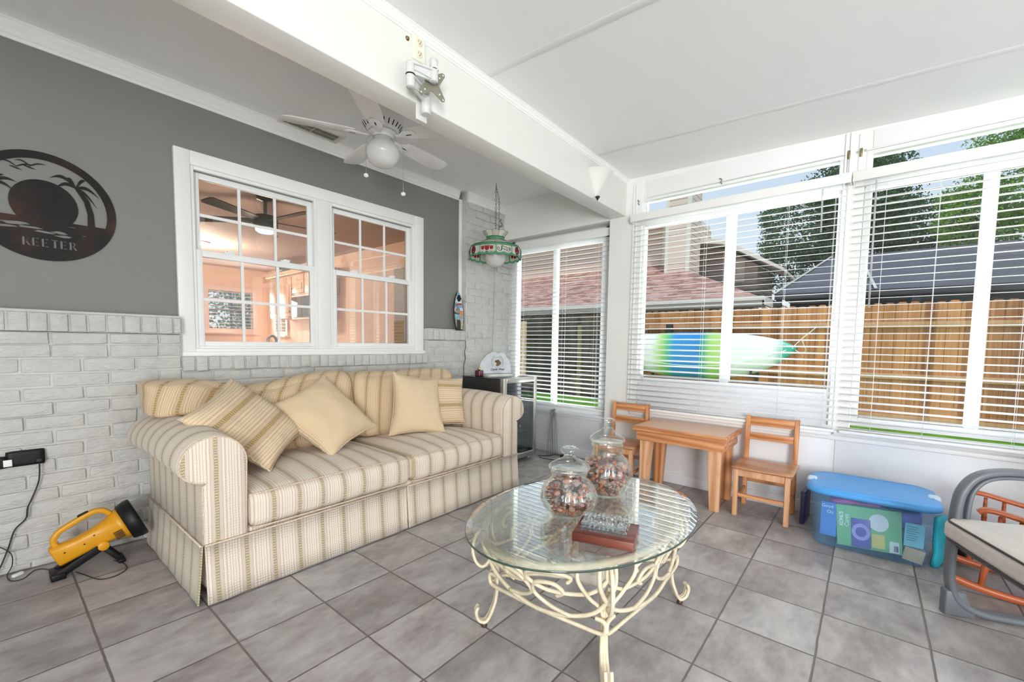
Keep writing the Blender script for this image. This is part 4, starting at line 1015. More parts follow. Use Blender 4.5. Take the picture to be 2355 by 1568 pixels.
# ================================================================ PATIO GLIDER (grey frame, white cushion)
M_gm = plain('grey_powdercoat', (.15, .165, .185), .38, var=.05, bmp=.05)
ang = math.atan2(-.38, -.92)
gl = thing('patio_chair', 'grey metal patio rocker with white piped seat cushion at the right edge', 'chair', (2.62, -3.535, 0), ang)
for xx in (0, .62):
    g = MB(); x = xx
    path = [(x, .30, .640), (x, .16, .640), (x, .075, .615), (x, .028, .555), (x, .010, .47), (x, .004, .30), (x, .006, .16), (x, .030, .075), (x, .085, .032), (x, .18, .016), (x, .40, .012), (x, .62, .020), (x, .70, .06), (x, .72, .2), (x, .70, .5), (x, .64, .62), (x, .5, .645)]
    g.tube(spline(path, 6, True), .02, 10, closed=True, flat=(.050, .026)); g.build('side_frame', M_gm, gl)
    g = MB(); path = [(x, .30, .617), (x, .17, .617), (x, .100, .597), (x, .060, .545), (x, .048, .47), (x, .046, .36)]
    g.tube(spline(path, 6), .012, 8, flat=(.028, .016)); g.build('inner_arm_bar', M_gm, gl)
    g = MB(); b = len(g.V); g.box(x - .022, x + .022, -.012, .055, .0, .11); g.V = [v + Vector((0, .02 * (.11 - v.z) / .11 * 2, 0)) if v.y > .02 else v for v in g.V]; g.build('foot_block', M_gm, gl, bevel=.006)
g = MB(); g.beam((0, .03, .315), (.62, .03, .315), .03, .03).beam((0, .60, .315), (.62, .60, .315), .03, .03)
for i in range(7): g.tube([(.02 + .58 * i / 6, .03, .315), (.02 + .58 * i / 6, .60, .315)], .006, 6)
g.build('seat_frame', M_gm, gl)
M_cu = plain('cushion_canvas', (.70, .66, .63), .8, var=.04, scale=40, bmp=.1, bscale=400)
g = MB(); g.rbox(-.010, .60, -.035, .58, .333, .428, r=.035, n=18, crown=(0, 0, .012), fn=lambda p, k: p + Vector((0, 0, .005 * noise.noise(p * 8)))); cu_ = g.build('seat_cushion', M_cu, gl)
M_dp = plain('dark_piping', (.06, .045, .04), .6)
for z in (.418, .340):
    g = MB(); g.tube([(x + .295, y + .2725, z) for x, y in rring(.300, .302, .05, 6)], .0045, 6, closed=True); g.build('welt', M_dp, gl)
g = MB(); g.rbox(.02, .60, .56, .66, .40, .95, r=.04, n=10); g.build('back_cushion', M_cu, gl)

# ================================================================ CHILDS WOODEN ROCKER behind it
wr = thing('rocking_chair', 'small red-brown wooden rocking chair behind the grey patio rocker', 'chair', (3.10, -3.86, 0), R(0))
for x in (3.26, 2.93):
    g = MB(); path = [(x, -3.655, .388), (x, -3.675, .403), (x, -3.72, .402), (x, -3.80, .385), (x, -3.88, .372), (x, -3.98, .375), (x, -4.06, .38)]
    g.tube(spline(path, 5), .02, 8, flat=(.040, .022)); g.build('armrest', M_redwood, wr, True)
    for y in (-3.725, -3.79, -3.90):
        g = MB(); g.tube([(x, y, .225), (x, y, .28), (x, y, .34), (x, y, .385)], [.008, .011, .008, .007], 10); g.build('arm_spindle', M_redwood, wr, True)
    g = MB(); path = [(x - .01, -3.56, .062), (x - .01, -3.66, .036), (x - .01, -3.80, .020), (x - .01, -3.95, .024), (x - .01, -4.12, .06)]
    g.tube(spline(path, 6), .02, 8, flat=(.028, .034)); g.build('rocker_runner', M_redwood, wr, True)
    for y, yt in ((-3.68, -3.70), (-4.0, -3.98)):
        g = MB(); g.tube([(x - .01, y, .04), (x - .005, (y + yt) / 2, .13), (x, yt, .215)], [.010, .014, .010], 10); g.build('leg', M_redwood, wr, True)
g = MB(); g.rbox(2.91, 3.28, -4.05, -3.66, .208, .228, r=.010, n=6); g.build('seat', M_redwood, wr, True)
for i in range(5):
    g = MB(); xx = 2.96 + .27 * i / 4; g.tube([(xx, -4.03, .225), (xx, -4.07, .60)], .007, 8); g.build('back_spindle', M_redwood, wr, True)
g = MB(); g.rbox(2.92, 3.27, -4.085, -4.06, .58, .66, r=.01, n=6); g.build('top_rail', M_redwood, wr, True)

# ================================================================ DRINKS FRIDGE AND WHAT STANDS ON IT
fr = thing('drinks_fridge', 'black mini drinks fridge with steel-framed glass door in the corner', 'fridge', (3.215, -.42, 0))
FX0, FX1, FY0, FY1, FT = 2.965, 3.470, -.640, -.160, .822
g = MB(); t_ = .030
g.box(FX0, FX0 + t_, FY0, FY1, .05, FT - .012).box(FX1 - t_, FX1, FY0, FY1, .05, FT - .012).box(FX0 + t_, FX1 - t_, FY1 - t_, FY1, .05, FT - .012).box(FX0 + t_, FX1 - t_, FY0, FY1 - t_, .05, .10).box(FX0 + t_, FX1 - t_, FY0, FY1 - t_, FT - .05, FT - .012)
g.build('cabinet', plain('black_enamel', (.022, .022, .021), .35, var=.05), fr, True, bevel=.003)
MB().box(FX0 - .002, FX1 + .002, FY0, FY1 + .002, FT - .012, FT).build('cabinet_top', plain('black_top', (.035, .035, .035), .25, var=.05), fr, True, bevel=.004)
MB().box(FX0 + t_, FX1 - t_, FY1 - t_ - .004, FY1 - t_, .10, FT - .05).box(FX0 + t_, FX0 + t_ + .003, FY0 + .01, FY1 - t_ - .004, .10, FT - .05).box(FX1 - t_ - .003, FX1 - t_, FY0 + .01, FY1 - t_ - .004, .10, FT - .05).build('liner', plain('grey_liner', (.22, .225, .23), .4), fr, True)
for z in (.28, .46, .64):
    g = MB(); 
    for i in range(15): g.tube([(FX0 + .04 + (FX1 - FX0 - .08) * i / 14, FY0 + .03, z), (FX0 + .04 + (FX1 - FX0 - .08) * i / 14, FY1 - .04, z)], .0022, 5)
    g.tube([(FX0 + .035, FY0 + .03, z), (FX1 - .035, FY0 + .03, z)], .004, 6); g.build('wire_shelf', M_chrome, fr, True)
D0, D1 = FY0 - .050, FY0 - .006
dr = MB().box(FX0, FX0 + .045, D0, D1, .045, FT).box(FX1 - .045, FX1, D0, D1, .045, FT).box(FX0 + .045, FX1 - .045, D0, D1, FT - .045, FT).box(FX0 + .045, FX1 - .045, D0, D1, .045, .095).build('door', M_chrome, fr, True, bevel=.003)
MB().box(FX0 + .04, FX1 - .04, D0 + .004, D0 + .008, .09, FT - .04).build('door_glass', thin_glass('fridge_glass', (.70, .74, .77), gain=2.4), fr, True)
g = MB(); 
for i, (x, z) in enumerate(((3.22, .30), (3.27, .315), (3.33, .330))): g.lathe([(.001, 0), (.012, .002), (.012, .008)], 16, (x, FY0 + .05, z), M=Matrix.Rotation(PI / 2, 4, 'X'))
g.build('dial_knob', M_wht, fr, True)
for x in (FX0 + .04, FX1 - .04):
    for y in (FY0 + .02, FY1 - .05): MB().lathe([(.018, 0), (.018, .01), (.010, .015), (.010, .05)], 12, (x, y, 0)).build('foot', M_chrome, fr, True)
# diffuser
rd = thing('reed_diffuser', 'burgundy glass reed diffuser with gold collar on the black fridge', 'diffuser', (3.014, -.334, FT))
g = MB(); g.rbox(-.032, .032, -.032, .032, 0, .062, r=.010, n=6); g.build('bottle', plain('burgundy_glass', (.085, .012, .015), .12, spec=.8), rd)
g = MB(); g.lathe([(.013, .062), (.013, .082), (.009, .083), (.001, .083)], 20); g.build('collar', plain('gold', (.75, .58, .28), .25, 1.0), rd)
g = MB()
for a, b in ((-.06, .02), (-.03, -.03), (.0, .03), (.035, -.01), (.06, .025)): g.tube([(0, 0, .07), (a, b, .21)], .0013, 5)
g.build('reeds', plain('reed', (.74, .62, .42), .7), rd)
# engraved slate plaque
PM = frameM((3.205, -.385, FT + .022), (.93, -.36, 0), (0, .12, 1))
pq = thing('memorial_plaque', 'pale grey rough-edged stone plaque with a bird picture on the fridge', 'plaque', (3.205, -.385, FT + .022))
outl = [(-.150, 0), (-.178, .03), (-.186, .07), (-.170, .115), (-.135, .160), (-.095, .192), (-.055, .205), (-.045, .222), (-.005, .212), (.03, .202), (.055, .212), (.10, .205), (.125, .175), (.155, .135), (.175, .10), (.180, .04), (.178, 0)]
outl = [(x * .95 + .004 * math.sin(i * 3.1), y + .004 * math.cos(i * 2.3)) for i, (x, y) in enumerate(outl)]
M_slate = plain('pale_stone', (.60, .62, .65), .4, var=.06, scale=14, bmp=.15)
g = MB(); g.prism(outl, 0, -.030, 'XY', PM); g.build('stone', M_slate, pq, True, bevel=.004)
zf = .0015
g = MB(); 
for k in range(40):
    a0, a1 = 2 * PI * k / 40, 2 * PI * (k + 1) / 40; b = len(g.V)
    for a, r in ((a0, .050), (a1, .050), (a1, .052), (a0, .052)): g.V.append(PM @ Vector((.015 + r * math.cos(a), .112 + r * math.sin(a), zf)))
    g._f([b, b + 1, b + 2, b + 3])
for s_ in (-1, 1):
    for k in range(9):
        a = R(90 + s_ * (28 + k * 12)); c = Vector((.015 + .066 * math.cos(a), .112 + .066 * math.sin(a), zf)); d = Vector((math.cos(a + s_ * (.6 if k % 2 else 2.2)), math.sin(a + s_ * (.6 if k % 2 else 2.2)), 0)); q = Vector((-d.y, d.x, 0)); b = len(g.V)
        for p in (c - d * .008, c + q * .003, c + d * .008, c - q * .003): g.V.append(PM @ p)
        g._f([b, b + 1, b + 2, b + 3])
M_ink = plain('black_ink', (.02, .02, .022), .6)
g.build('wreath', M_ink, pq, True)
g = MB(); bird = [(-.028, .012), (-.018, .022), (-.004, .020), (.006, .030), (.022, .020), (.036, .002), (.040, -.010), (.030, -.024), (.012, -.036), (-.006, -.040), (-.022, -.030), (-.012, -.018), (-.008, -.006), (-.018, -.002), (-.030, .004)]
g.prism([(x + .017, y + .112) for x, y in bird], zf - .001, zf + .0005, 'XY', PM); g.build('picture', plain('brown_print', (.17, .09, .04), .6, var=.6, scale=40, kind='Object'), pq, True)
g = MB(); g.add_mesh(text_mesh('Castle West', .030, .0003, shear=.3, bold=.0006), PM @ Matrix.Translation((.012, .042, zf)))
g.build('lettering', M_ink, pq, True)
g = MB()
for z_, w in ((.022, .055), (.011, .045)): 
    x = -w
    while x < w: d = random.uniform(.004, .012); g.box(.012 + x, .012 + x + d, z_ - .0008, z_ + .0008, zf - .0005, zf, PM); x += d + .002
g.build('engraved_lines', M_ink, pq, True)
for i, (sx, sy, z, c, lab, rz) in enumerate(((.15, .10, 0, (.62, .62, .60), 'stack base: large grey-white magazine under the plaque on the fridge', -21), (.13, .085, .009, (.78, .78, .76), 'white booklet between the large magazine and the stone plaque', -18))):
    o = MB().box(-sx, sx, -sy, sy, 0, .008 if i == 0 else .012).build('magazine', plain('paper_%d' % i, c, .5, var=.12, scale=30), bevel=.001); o.location = (3.20, -.40, FT + z + .0005); o.rotation_euler = (0, 0, R(rz)); tag(o, lab, 'magazine')
# leaning wire rack folded against the wall right of the fridge, and the extension cord
g = MB()
for i in range(4): 
    x = 3.60 + .02 * i; g.tube(spline([(x, -.735 - .012 * i, .012), (x + .03, -.735, .25), (x + .09, -.715, .44), (x + .10, -.72, .45), (x + .045, -.75 - .01 * i, .25), (x + .02, -.775 - .012 * i, .012)], 5), .0032, 6)
tag(g.build('wire_frame', plain('grey_wire', (.25, .25, .25), .4, .6)), 'folded grey wire frame leaning on the wall behind the fridge', 'wire frame')
g = MB(); g.tube(spline([(3.52, -.68, .012), (3.60, -.75, .010), (3.66, -.80, .018), (3.68, -.86, .014)], 6), .005, 6)
g.tube(spline([(3.69, -.93, .014), (3.68, -1.0, .010), (3.62, -1.06, .008), (3.55, -1.03, .008), (3.53, -.93, .008), (3.50, -.82, .008), (3.49, -.72, .008)], 6), .004, 6)
g.rbox(3.655, 3.695, -.905, -.855, .001, .030, r=.008, n=3); g.rbox(3.672, 3.705, -.945, -.912, .002, .028, r=.008, n=3)
tag(g.build('extension_cord', M_cord), 'black extension cord and plugs on the floor beside the fridge', 'cord')
g = MB(); g.tube(spline([(3.063, -.092, 1.166), (3.068, -.092, 1.10), (3.055, -.09, 1.05), (3.063, -.092, .98), (3.045, -.09, .92), (3.045, -.09, .83), (3.045, -.10, .70)], 5), .0042, 6)
tag(g.build('power_lead', plain('dark_grey_cord', (.10, .10, .10), .5)), 'dark cord running down the white brick from the ledge behind the fridge', 'cord')

# ================================================================ SURFBOARD BOTTLE OPENER on the ledge
OM = frameM((3.010, -.062, 1.272), (.985, .0, -.05), (.02, .11, 1))
op = thing('bottle_opener', 'small painted surfboard bottle opener leaning on the grey wall at the ledge corner', 'bottle opener', (3.010, -.062, 1.272))
def sw(v): return max(.001, .066 * (math.sin(PI * min(1, (v * .86 + .14)) ** 1.0) ** .62) * (1 if v < .55 else 1 - .10 * (v - .55)))
Hh = .385
def strip(g, v0, v1, f0=-1, f1=1, z0=0, z1=.010, n=10):
    P = []; Q = []
    for i in range(n + 1):
        v = v0 + (v1 - v0) * i / n; w = sw(v); P.append((w * f0, v * Hh)); Q.append((w * f1, v * Hh))
    g.prism(P + Q[::-1] if False else Q + P[::-1], z0, z1, 'XY', OM)
g = MB(); strip(g, .0, 1.0, z0=-.010, z1=0, n=24); g.build('board_edge', plain('black_paint', (.015, .015, .015), .3), op, True)
artm = [plain('art_%d' % i, c, .35, var=.25, scale=50) for i, c in enumerate(((.20, .42, .58), (.62, .70, .76), (.48, .05, .04), (.035, .04, .03), (.70, .26, .10), (.22, .44, .52), (.32, .27, .18), (.02, .018, .018), (.50, .46, .32)))]
g = MB()
for i, (a, b, f0, f1, m_) in enumerate(((.86, .985, -.86, .86, 0), (.70, .86, -.9, .9, 1), (.58, .70, -.9, .9, 0), (.46, .58, -.9, .9, 1), (.40, .50, .1, .9, 4), (.26, .40, -.9, .9, 5), (.02, .26, -.86, .86, 8))):
    g.mi = m_; strip(g, a, b, f0, f1, 0, .0012 + .0001 * i)
g.mi = 2; g.prism([(-.045, .238), (.040, .252), (.042, .270), (-.010, .262), (-.040, .252)], .001, .0024, 'XY', OM)
g.mi = 3
for k in range(9): a = R(20 + k * 40); g.prism([(-.022, .220), (-.022 + .030 * math.cos(a) - .006 * math.sin(a), .220 + .020 * math.sin(a)), (-.022 + .038 * math.cos(a), .214 + .026 * math.sin(a))], .0022, .0030 + k * .0001, 'XY', OM)
g.mi = 6; g.prism([(-.050, .165), (.012, .160), (.014, .205), (-.046, .212)], .001, .0026, 'XY', OM)
g.mi = 4; g.prism([(.0, .105), (.018, .112), (.040, .155), (.030, .158), (.008, .135)], .001, .003, 'XY', OM)
g.mi = 7; g.prism([(-.038, .004), (.014, .004), (.018, .07), (.012, .098), (-.036, .098)], .001, .0035, 'XY', OM)
g.build('artwork', artm, op, True)
g = MB(); g.prism([(-.012, .345), (.010, .345), (.012, .330), (.026, .322), (.028, .312), (.018, .300), (.010, .282), (-.008, .280), (-.018, .300), (-.028, .314), (-.024, .324), (-.012, .330)], .001, .014, 'XY', OM)
g.build('opener', M_black, op, True, bevel=.002)

# ================================================================ ROUND METAL SIGN
SX, SZ, SR = .222, 1.79, .264
def circ(r, n=64, cx=0, cz=0, a0=0, a1=2 * PI): return [(cx + r * math.cos(a0 + (a1 - a0) * k / n), cz + r * math.sin(a0 + (a1 - a0) * k / n)) for k in range(n)]
hz = -.062
ri = SR - .036; a_s = math.asin(hz / ri)
sky = [(ri * math.cos(a_s + (PI - 2 * a_s) * k / 60), ri * math.sin(a_s + (PI - 2 * a_s) * k / 60)) for k in range(61)]
holes = [sky]
def blob(cx, cz, w, h, sd): return [(cx + w * math.cos(a) * (1 + .28 * math.sin(3 * a + sd)), cz + h * math.sin(a) * (1 + .35 * math.sin(2 * a + sd))) for a in [2 * PI * k / 18 for k in range(18)]]
for i, (cx, cz, w, h) in enumerate(((-.105, -.098, .050, .008), (-.060, -.110, .040, .007), (-.010, -.124, .036, .0065), (.045, -.118, .030, .006), (.060, -.135, .032, .005), (-.14, -.118, .04, .006), (.09, -.082, .014, .0025), (.135, -.118, .010, .002), (-.03, -.090, .014, .0022))): holes.append(blob(cx, cz, w, h, i * 1.3))
def letter(ch, x, z, h):
    w = h * .62; t = h * .22; s_ = h * .07; o = []
    R4 = lambda a, b, c, d: [(x + a, z + b), (x + c, z + b), (x + c, z + d), (x + a, z + d)]
    if ch == 'E': o = [R4(0, 0, t, h), R4(t + s_, 0, w, h * .10), R4(t + s_, h * .45, w * .8, h * .55), R4(t + s_, h * .90, w, h)]
    if ch == 'T': o = [R4(w * .38, 0, w * .38 + t, h * .86), R4(0, h * .90, w, h)]
    if ch == 'K': o = [R4(0, 0, t, h), [(x + t + s_, z + h * .50), (x + w * .85, z + h), (x + w, z + h), (x + t + s_ + h * .12, z + h * .52)], [(x + t + s_, z + h * .46), (x + t + s_ + h * .16, z + h * .48), (x + w * 1.15, z), (x + w * .80, z)]]
    if ch == 'R': o = [R4(0, 0, t, h), [(x + t + s_, z + h), (x + w * .75, z + h), (x + w, z + h * .80), (x + w * .75, z + h * .52), (x + t + s_, z + h * .52), (x + t + s_, z + h * .60), (x + w * .65, z + h * .62), (x + w * .76, z + h * .78), (x + w * .62, z + h * .90), (x + t + s_, z + h * .90)], [(x + t + s_, z + h * .46), (x + t + s_ + h * .18, z + h * .46), (x + w * 1.2, z), (x + w * .85, z)]]
    return o
lx = -.085
for ch in 'KEETER': holes += letter(ch, lx, -.198, .040); lx += .0325
me = curve_plate([circ(SR, 96)] + holes, .003)
SM_ = frameM((SX, -.006, SZ), (1, 0, 0), (0, 0, 1))
g = MB(); g.add_mesh(me, SM_)
def pc(poly, d0=-.0016, d1=.0016): g.prism(poly, d0, d1, 'XY', SM_)
pc(circ(.119, 56, -.002, .010))
pc([(.150, -.07), (.178, -.07), (.176, .0), (.160, .07), (.120, .128), (.108, .120), (.140, .06), (.152, .0)])
def frond(bx, bz, tx, tz, bend, w, d):
    n = 10; up = []; dn = []
    for i in range(n + 1):
        s_ = i / n; x = bx + (tx - bx) * s_; z = bz + (tz - bz) * s_ + bend * math.sin(PI * s_); k = w * math.sin(PI * min(1, s_ * .9 + .12)) ; up.append((x, z + k)); dn.append((x, z - k))
    pc(up + dn[::-1], -.0016 - d * .00003, .0016 + d * .00003)
for i, f_ in enumerate(((.112, .122, .020, .148, .030, .008), (.112, .122, .035, .100, .022, .008), (.112, .122, .200, .090, .022, .008), (.112, .122, .190, .035, .018, .007), (.112, .122, .150, .170, .012, .010), (.112, .122, .080, .165, .012, .010), (-.175, .07, -.09, .095, .02, .007), (-.175, .07, -.10, .05, .02, .007), (-.175, .07, -.215, .09, .01, .007), (-.175, .07, -.13, .12, .01, .008))): frond(*f_, i)
pc([(-.19, -.07), (-.172, -.07), (-.168, .07), (-.182, .07)])
for i, (bx, bz, s_) in enumerate(((-.09, .17, 1.0), (-.045, .185, .9))):
    frond(bx, bz, bx - .055 * s_, bz + .012, .012, .003, 11 + i); frond(bx, bz, bx + .06 * s_, bz + .02, .008, .003, 13 + i); frond(bx - .02, bz - .002, bx + .02, bz - .012, 0, .003, 15 + i)
for k in range(4):
    a = R(45 + 90 * k); pass
m, t, b = newmat('rust_black_steel'); setb(b, None, .6, 0, .25); v = coords(t); sp = N(t, 'ShaderNodeSeparateXYZ'); t.links.new(v, sp.inputs[0])
f_ = nz(t, v, 5, 3); mp = N(t, 'ShaderNodeMapRange'); t.links.new(f_, mp.inputs[0]); mp.inputs[1].default_value = .50; mp.inputs[2].default_value = .72
t.links.new(mixc(t, mp.outputs[0], (.016, .015, .014), (.055, .026, .018)), b.inputs['Base Color'])
o = g.build('wall_sign', m); tag(o, 'round black cut-metal sign with sunset, palms and the name KEETER on the grey wall', 'sign')
g = MB(); 
for a in (.6, 2.5, 4.0, 5.4): g.lathe([(.004, 0), (.004, .005)], 8, M=SM_ @ Matrix.Translation((.245 * math.cos(a), .245 * math.sin(a), -.0055)))
q = g.build('standoff', M_black, o)

# ================================================================ HANGING STAINED-GLASS LAMP
LX, LY = 3.095, -.45
M_bronze = plain('dark_bronze', (.06, .045, .03), .4, .7)
def glassy(name, c, tr=.12, rough=.18):
    m, t, b = newmat(name); setb(b, c, rough, spec=.6); t.links.new(mixc(t, nz(t, coords(t), 30, 3), tuple(x * .9 for x in c), c), b.inputs['Base Color'])
    b.inputs['Transmission Weight'].default_value = 0; b.inputs['Subsurface Weight'].default_value = 0
    o = t.nodes['Material Output']; ts = N(t, 'ShaderNodeBsdfTranslucent'); ts.inputs[0].default_value = (*c, 1); mx = N(t, 'ShaderNodeMixShader'); mx.inputs[0].default_value = .3
    t.links.new(b.outputs[0], mx.inputs[1]); t.links.new(ts.outputs[0], mx.inputs[2]); t.links.new(mx.outputs[0], o.inputs['Surface']); return m
G_milk = glassy('milk_glass', (.80, .78, .70)); G_green = glassy('green_glass', (.10, .44, .20)); G_red = glassy('red_glass', (.50, .03, .03)); G_globe = glassy('globe_glass', (.84, .84, .83)); G_bei = glassy('beige_glass', (.66, .60, .50)); G_lead = plain('lead_line', (.02, .02, .018), .4)
lp = thing('hanging_lamp', 'stained-glass style hanging lamp with red tulips and green trim on a chain', 'lamp', (LX, LY, 1.86))
T0 = R(-138)
sh = MB(); sh.lathe([(.083, 2.112), (.12, 2.092), (.18, 2.066), (.222, 2.045)], 60, (LX, LY, 0)); sho = sh.build('shade', G_milk, lp, True)
def band(name, r0, z0, r1, z1, mat, n=60):
    g = MB(); g.lathe([(r0, z0), (r1, z1), (r1 - .004, z1), (r0 - .004, z0)], n, (LX, LY, 0)); return g.build(name, mat, lp, True)
band('green_band', .240, 2.021, .222, 2.047, G_green); band('green_band', .087, 2.108, .084, 2.134, G_green)
g = MB()                                                       # gallery of petals
for k in range(10):
    a0 = T0 + 2 * PI * (k - .5) / 10; b = len(g.V); m1 = 6
    for i in range(m1 + 1):
        for (r, z) in ((.083, 2.134), (.090, 2.150), (.104, 2.167), (.115, 2.175 + .009 * math.sin(PI * i / m1))):
            a = a0 + 2 * PI / 10 * i / m1; rr = r * (1 + .03 * math.sin(PI * i / m1)); g.V.append(Vector((LX + rr * math.cos(a), LY + rr * math.sin(a), z)))
    g.mi = 0 if k % 2 else 1
    for i in range(m1):
        for q in range(3): g._f([b + i * 4 + q, b + (i + 1) * 4 + q, b + (i + 1) * 4 + q + 1, b + i * 4 + q + 1], True)
g.build('shade_gallery', [G_milk, G_bei], lp, True)
NP = 10
def C_(th, z, off=0):
    r = .240 + .006 * (2.021 - z) / .08 + off; return Vector((LX + r * math.cos(th), LY + r * math.sin(th), z))
def zb(th):
    k = ((th - T0) / (2 * PI / NP)) % 1; return 1.944 - .013 * math.sin(PI * ((k * 2) % 1)) 
g = MB(); n = 200
for i in range(n + 1):
    th = T0 + 2 * PI * i / n
    for f_ in (0, .25, .80, 1): z = 2.021 + (zb(th) - 2.021) * f_; g.V.append(C_(th, z))
for i in range(n):
    k = (i / n * NP) % 1
    for q in range(3):
        g.mi = 1 if (q == 2 or k < .05 or k > .95) else 0
        g._f([i * 4 + q, (i + 1) * 4 + q, (i + 1) * 4 + q + 1, i * 4 + q + 1], True)
g.build('shade_skirt', [G_milk, G_green], lp, True)
g = MB(); gl_ = MB()
def cyl_poly(pts, th0, z0, mi, off=.002, both=True):
    for o_ in ((off, -off - .001) if both else (off,)):
        b = len(g.V); g.V += [C_(th0 + x / .24, z0 + y, o_) for x, y in pts]; g.mi = mi; idx = [b + i for i in range(len(pts))]; g._f(idx if o_ > 0 else idx[::-1])
def cyl_line(pts, th0, z0, r=.0013): gl_.tube([C_(th0 + x / .24, z0 + y, .0025) for x, y in spline([(x, y, 0) for x, y in pts], 5) for x, y in [(x, y)]] if False else [C_(th0 + p[0] / .24, z0 + p[1], .0025) for p in spline([(x, y, 0) for x, y in pts], 5)], r, 5)
tul = [(0, -.022), (.012, -.014), (.014, .004), (.013, .016), (.006, .006), (0, .016), (-.006, .006), (-.013, .016), (-.014, .004), (-.012, -.014)]
for k in range(NP):
    tc_ = T0 + 2 * PI * (k + .5) / NP
    if k in (9, 3, 6):
        for dx, s_ in ((-.040, .75), (0, 1.0), (.040, .75)):
            cyl_poly([(dx + x * s_ * 1.35, y * s_ * 1.25) for x, y in tul], tc_, 1.995, 0); cyl_line([(dx + x * s_ * 1.35, y * s_ * 1.25) for x, y in tul + tul[:1]], tc_, 1.995, .0013)
            cyl_line([(dx - .012, .012), (dx - .006, -.002), (dx, .006), (dx + .006, -.002), (dx + .012, .012)], tc_, 1.955, .0015)
    elif k in (0, 4, 7):
        cyl_line([(-.055, -.012), (-.062, .002), (-.050, .012), (-.042, .0), (-.048, -.014), (-.030, -.022), (-.022, .0), (-.020, .026), (-.008, .030)], tc_, 1.985, .0022)
        cyl_line([(-.014, .012), (0, .020), (.012, .010), (.022, .016), (.034, .004), (.050, .008), (.058, -.006)], tc_, 1.987, .002)
        cyl_line([(-.02, -.008), (-.004, .004), (.004, -.010), (.018, .002), (.024, -.014), (.036, -.002), (.040, -.018), (.054, -.012), (.060, .014), (.066, -.008)], tc_, 1.983, .002)
        cyl_poly([(-.030, -.022), (-.020, .0), (-.016, .026), (-.010, .022), (-.014, .0), (-.022, -.022)], tc_, 1.987, 1)
    else:
        for r_ in (.030, .019, .009): cyl_line([(r_ * math.cos(2 * PI * q / 9), r_ * 1.1 * math.sin(2 * PI * q / 9)) for q in range(10)], tc_, 1.985, .0016)
        cyl_poly([(.030 * math.cos(2 * PI * q / 12), .033 * math.sin(2 * PI * q / 12)) for q in range(12)], tc_, 1.985, 0, .0012)
for k in range(NP):
    th = T0 + 2 * PI * k / NP
    for d in (-.012, .012): gl_.tube([C_(th + d / .24, 2.021, .001), C_(th + d / .24, 1.948, .001)], .001, 4)
    gl_.tube([Vector((LX + r * math.cos(th), LY + r * math.sin(th), z)) for r, z in ((.084, 2.113), (.12, 2.093), (.18, 2.067), (.223, 2.046), (.241, 2.021))], .0012, 4)
for zz, rr in ((2.047, .2225), (2.021, .2405), (2.108, .0875), (2.134, .0845)): gl_.tube([(LX + rr * math.cos(2 * PI * q / 48), LY + rr * math.sin(2 * PI * q / 48), zz) for q in range(48)], .0014, 4, closed=True)
gl_.tube([C_(T0 + 2 * PI * q / 200, zb(T0 + 2 * PI * q / 200), .0) for q in range(200)], .0013, 4, closed=True)
gl_.tube([C_(T0 + 2 * PI * q / 200, 2.021 + (zb(T0 + 2 * PI * q / 200) - 2.021) * .8, .001) for q in range(200)], .001, 4, closed=True)
for k in range(10):
    a0 = T0 + 2 * PI * (k - .5) / 10; gl_.tube([Vector((LX + r * math.cos(a0), LY + r * math.sin(a0), z)) for r, z in ((.0845, 2.134), (.091, 2.150), (.105, 2.167), (.116, 2.175))], .0012, 4)
gl_.tube([Vector((LX + (.115 + .003 * abs(math.sin(5 * (a - T0 + 2 * PI / 20)))) * math.cos(a), LY + (.115 + .003 * abs(math.sin(5 * (a - T0 + 2 * PI / 20)))) * math.sin(a), 2.1755 + .009 * abs(math.sin(5 * (a - T0 + 2 * PI / 20))))) for a in [T0 + 2 * PI * q / 100 for q in range(100)]], .0013, 4, closed=True)
g.build('glass_inlay', [G_red, G_green], lp, True); gl_.build('leading', G_lead, lp, True)
g = MB(); g.ball((LX, LY, 1.962), .104, 36, 20); g.build('globe', G_globe, lp, True)
g = MB(); g.lathe([(.03, 2.058), (.034, 2.066), (.034, 2.10), (.012, 2.11), (.012, 2.130), (.05, 2.134), (.05, 2.140), (.006, 2.145), (.006, 2.165)], 20, (LX, LY, 0)); g.build('socket', M_bronze, lp, True)
def link(g, c, d, L=.028, w=.014, r=.0016, roll=0):
    d = Vector(d).normalized(); a = d.orthogonal().normalized(); a = (Matrix.Rotation(roll, 3, d) @ a); pts = []
    for k in range(12):
        t = 2 * PI * k / 12; pts.append(Vector(c) + a * (w / 2 * math.cos(t)) + d * (L / 2 * math.copysign(abs(math.sin(t)) ** .8, math.sin(t))))
    g.tube(pts, r, 5, closed=True)
def chain(g, pts):
    P = spline(pts, 12); acc = 0; last = P[0]; k = 0
    for a, b in zip(P, P[1:]):
        acc += (b - a).length
        if acc > .021: link(g, (b + last) / 2, b - last if (b - last).length > 1e-6 else (0, 0, 1), roll=k * PI / 2); k += 1; acc = 0; last = b.copy()
g = MB(); chain(g, [(LX, LY, 2.16), (LX, LY, 2.40), (LX, LY, 2.605)]); chain(g, [(LX + .002, LY, 2.60), (LX + .030, LY - .010, 2.50), (LX + .034, LY - .012, 2.36), (LX + .040, LY - .010, 2.19)])
chain(g, [(LX + .04, LY - .01, 2.235), (LX + .065, LY - .02, 2.250), (LX + .070, LY - .02, 2.275), (LX + .05, LY - .01, 2.285), (LX + .062, LY - .015, 2.31), (LX + .072, LY - .02, 2.33)])
g.build('chain', M_bronze, lp, True)
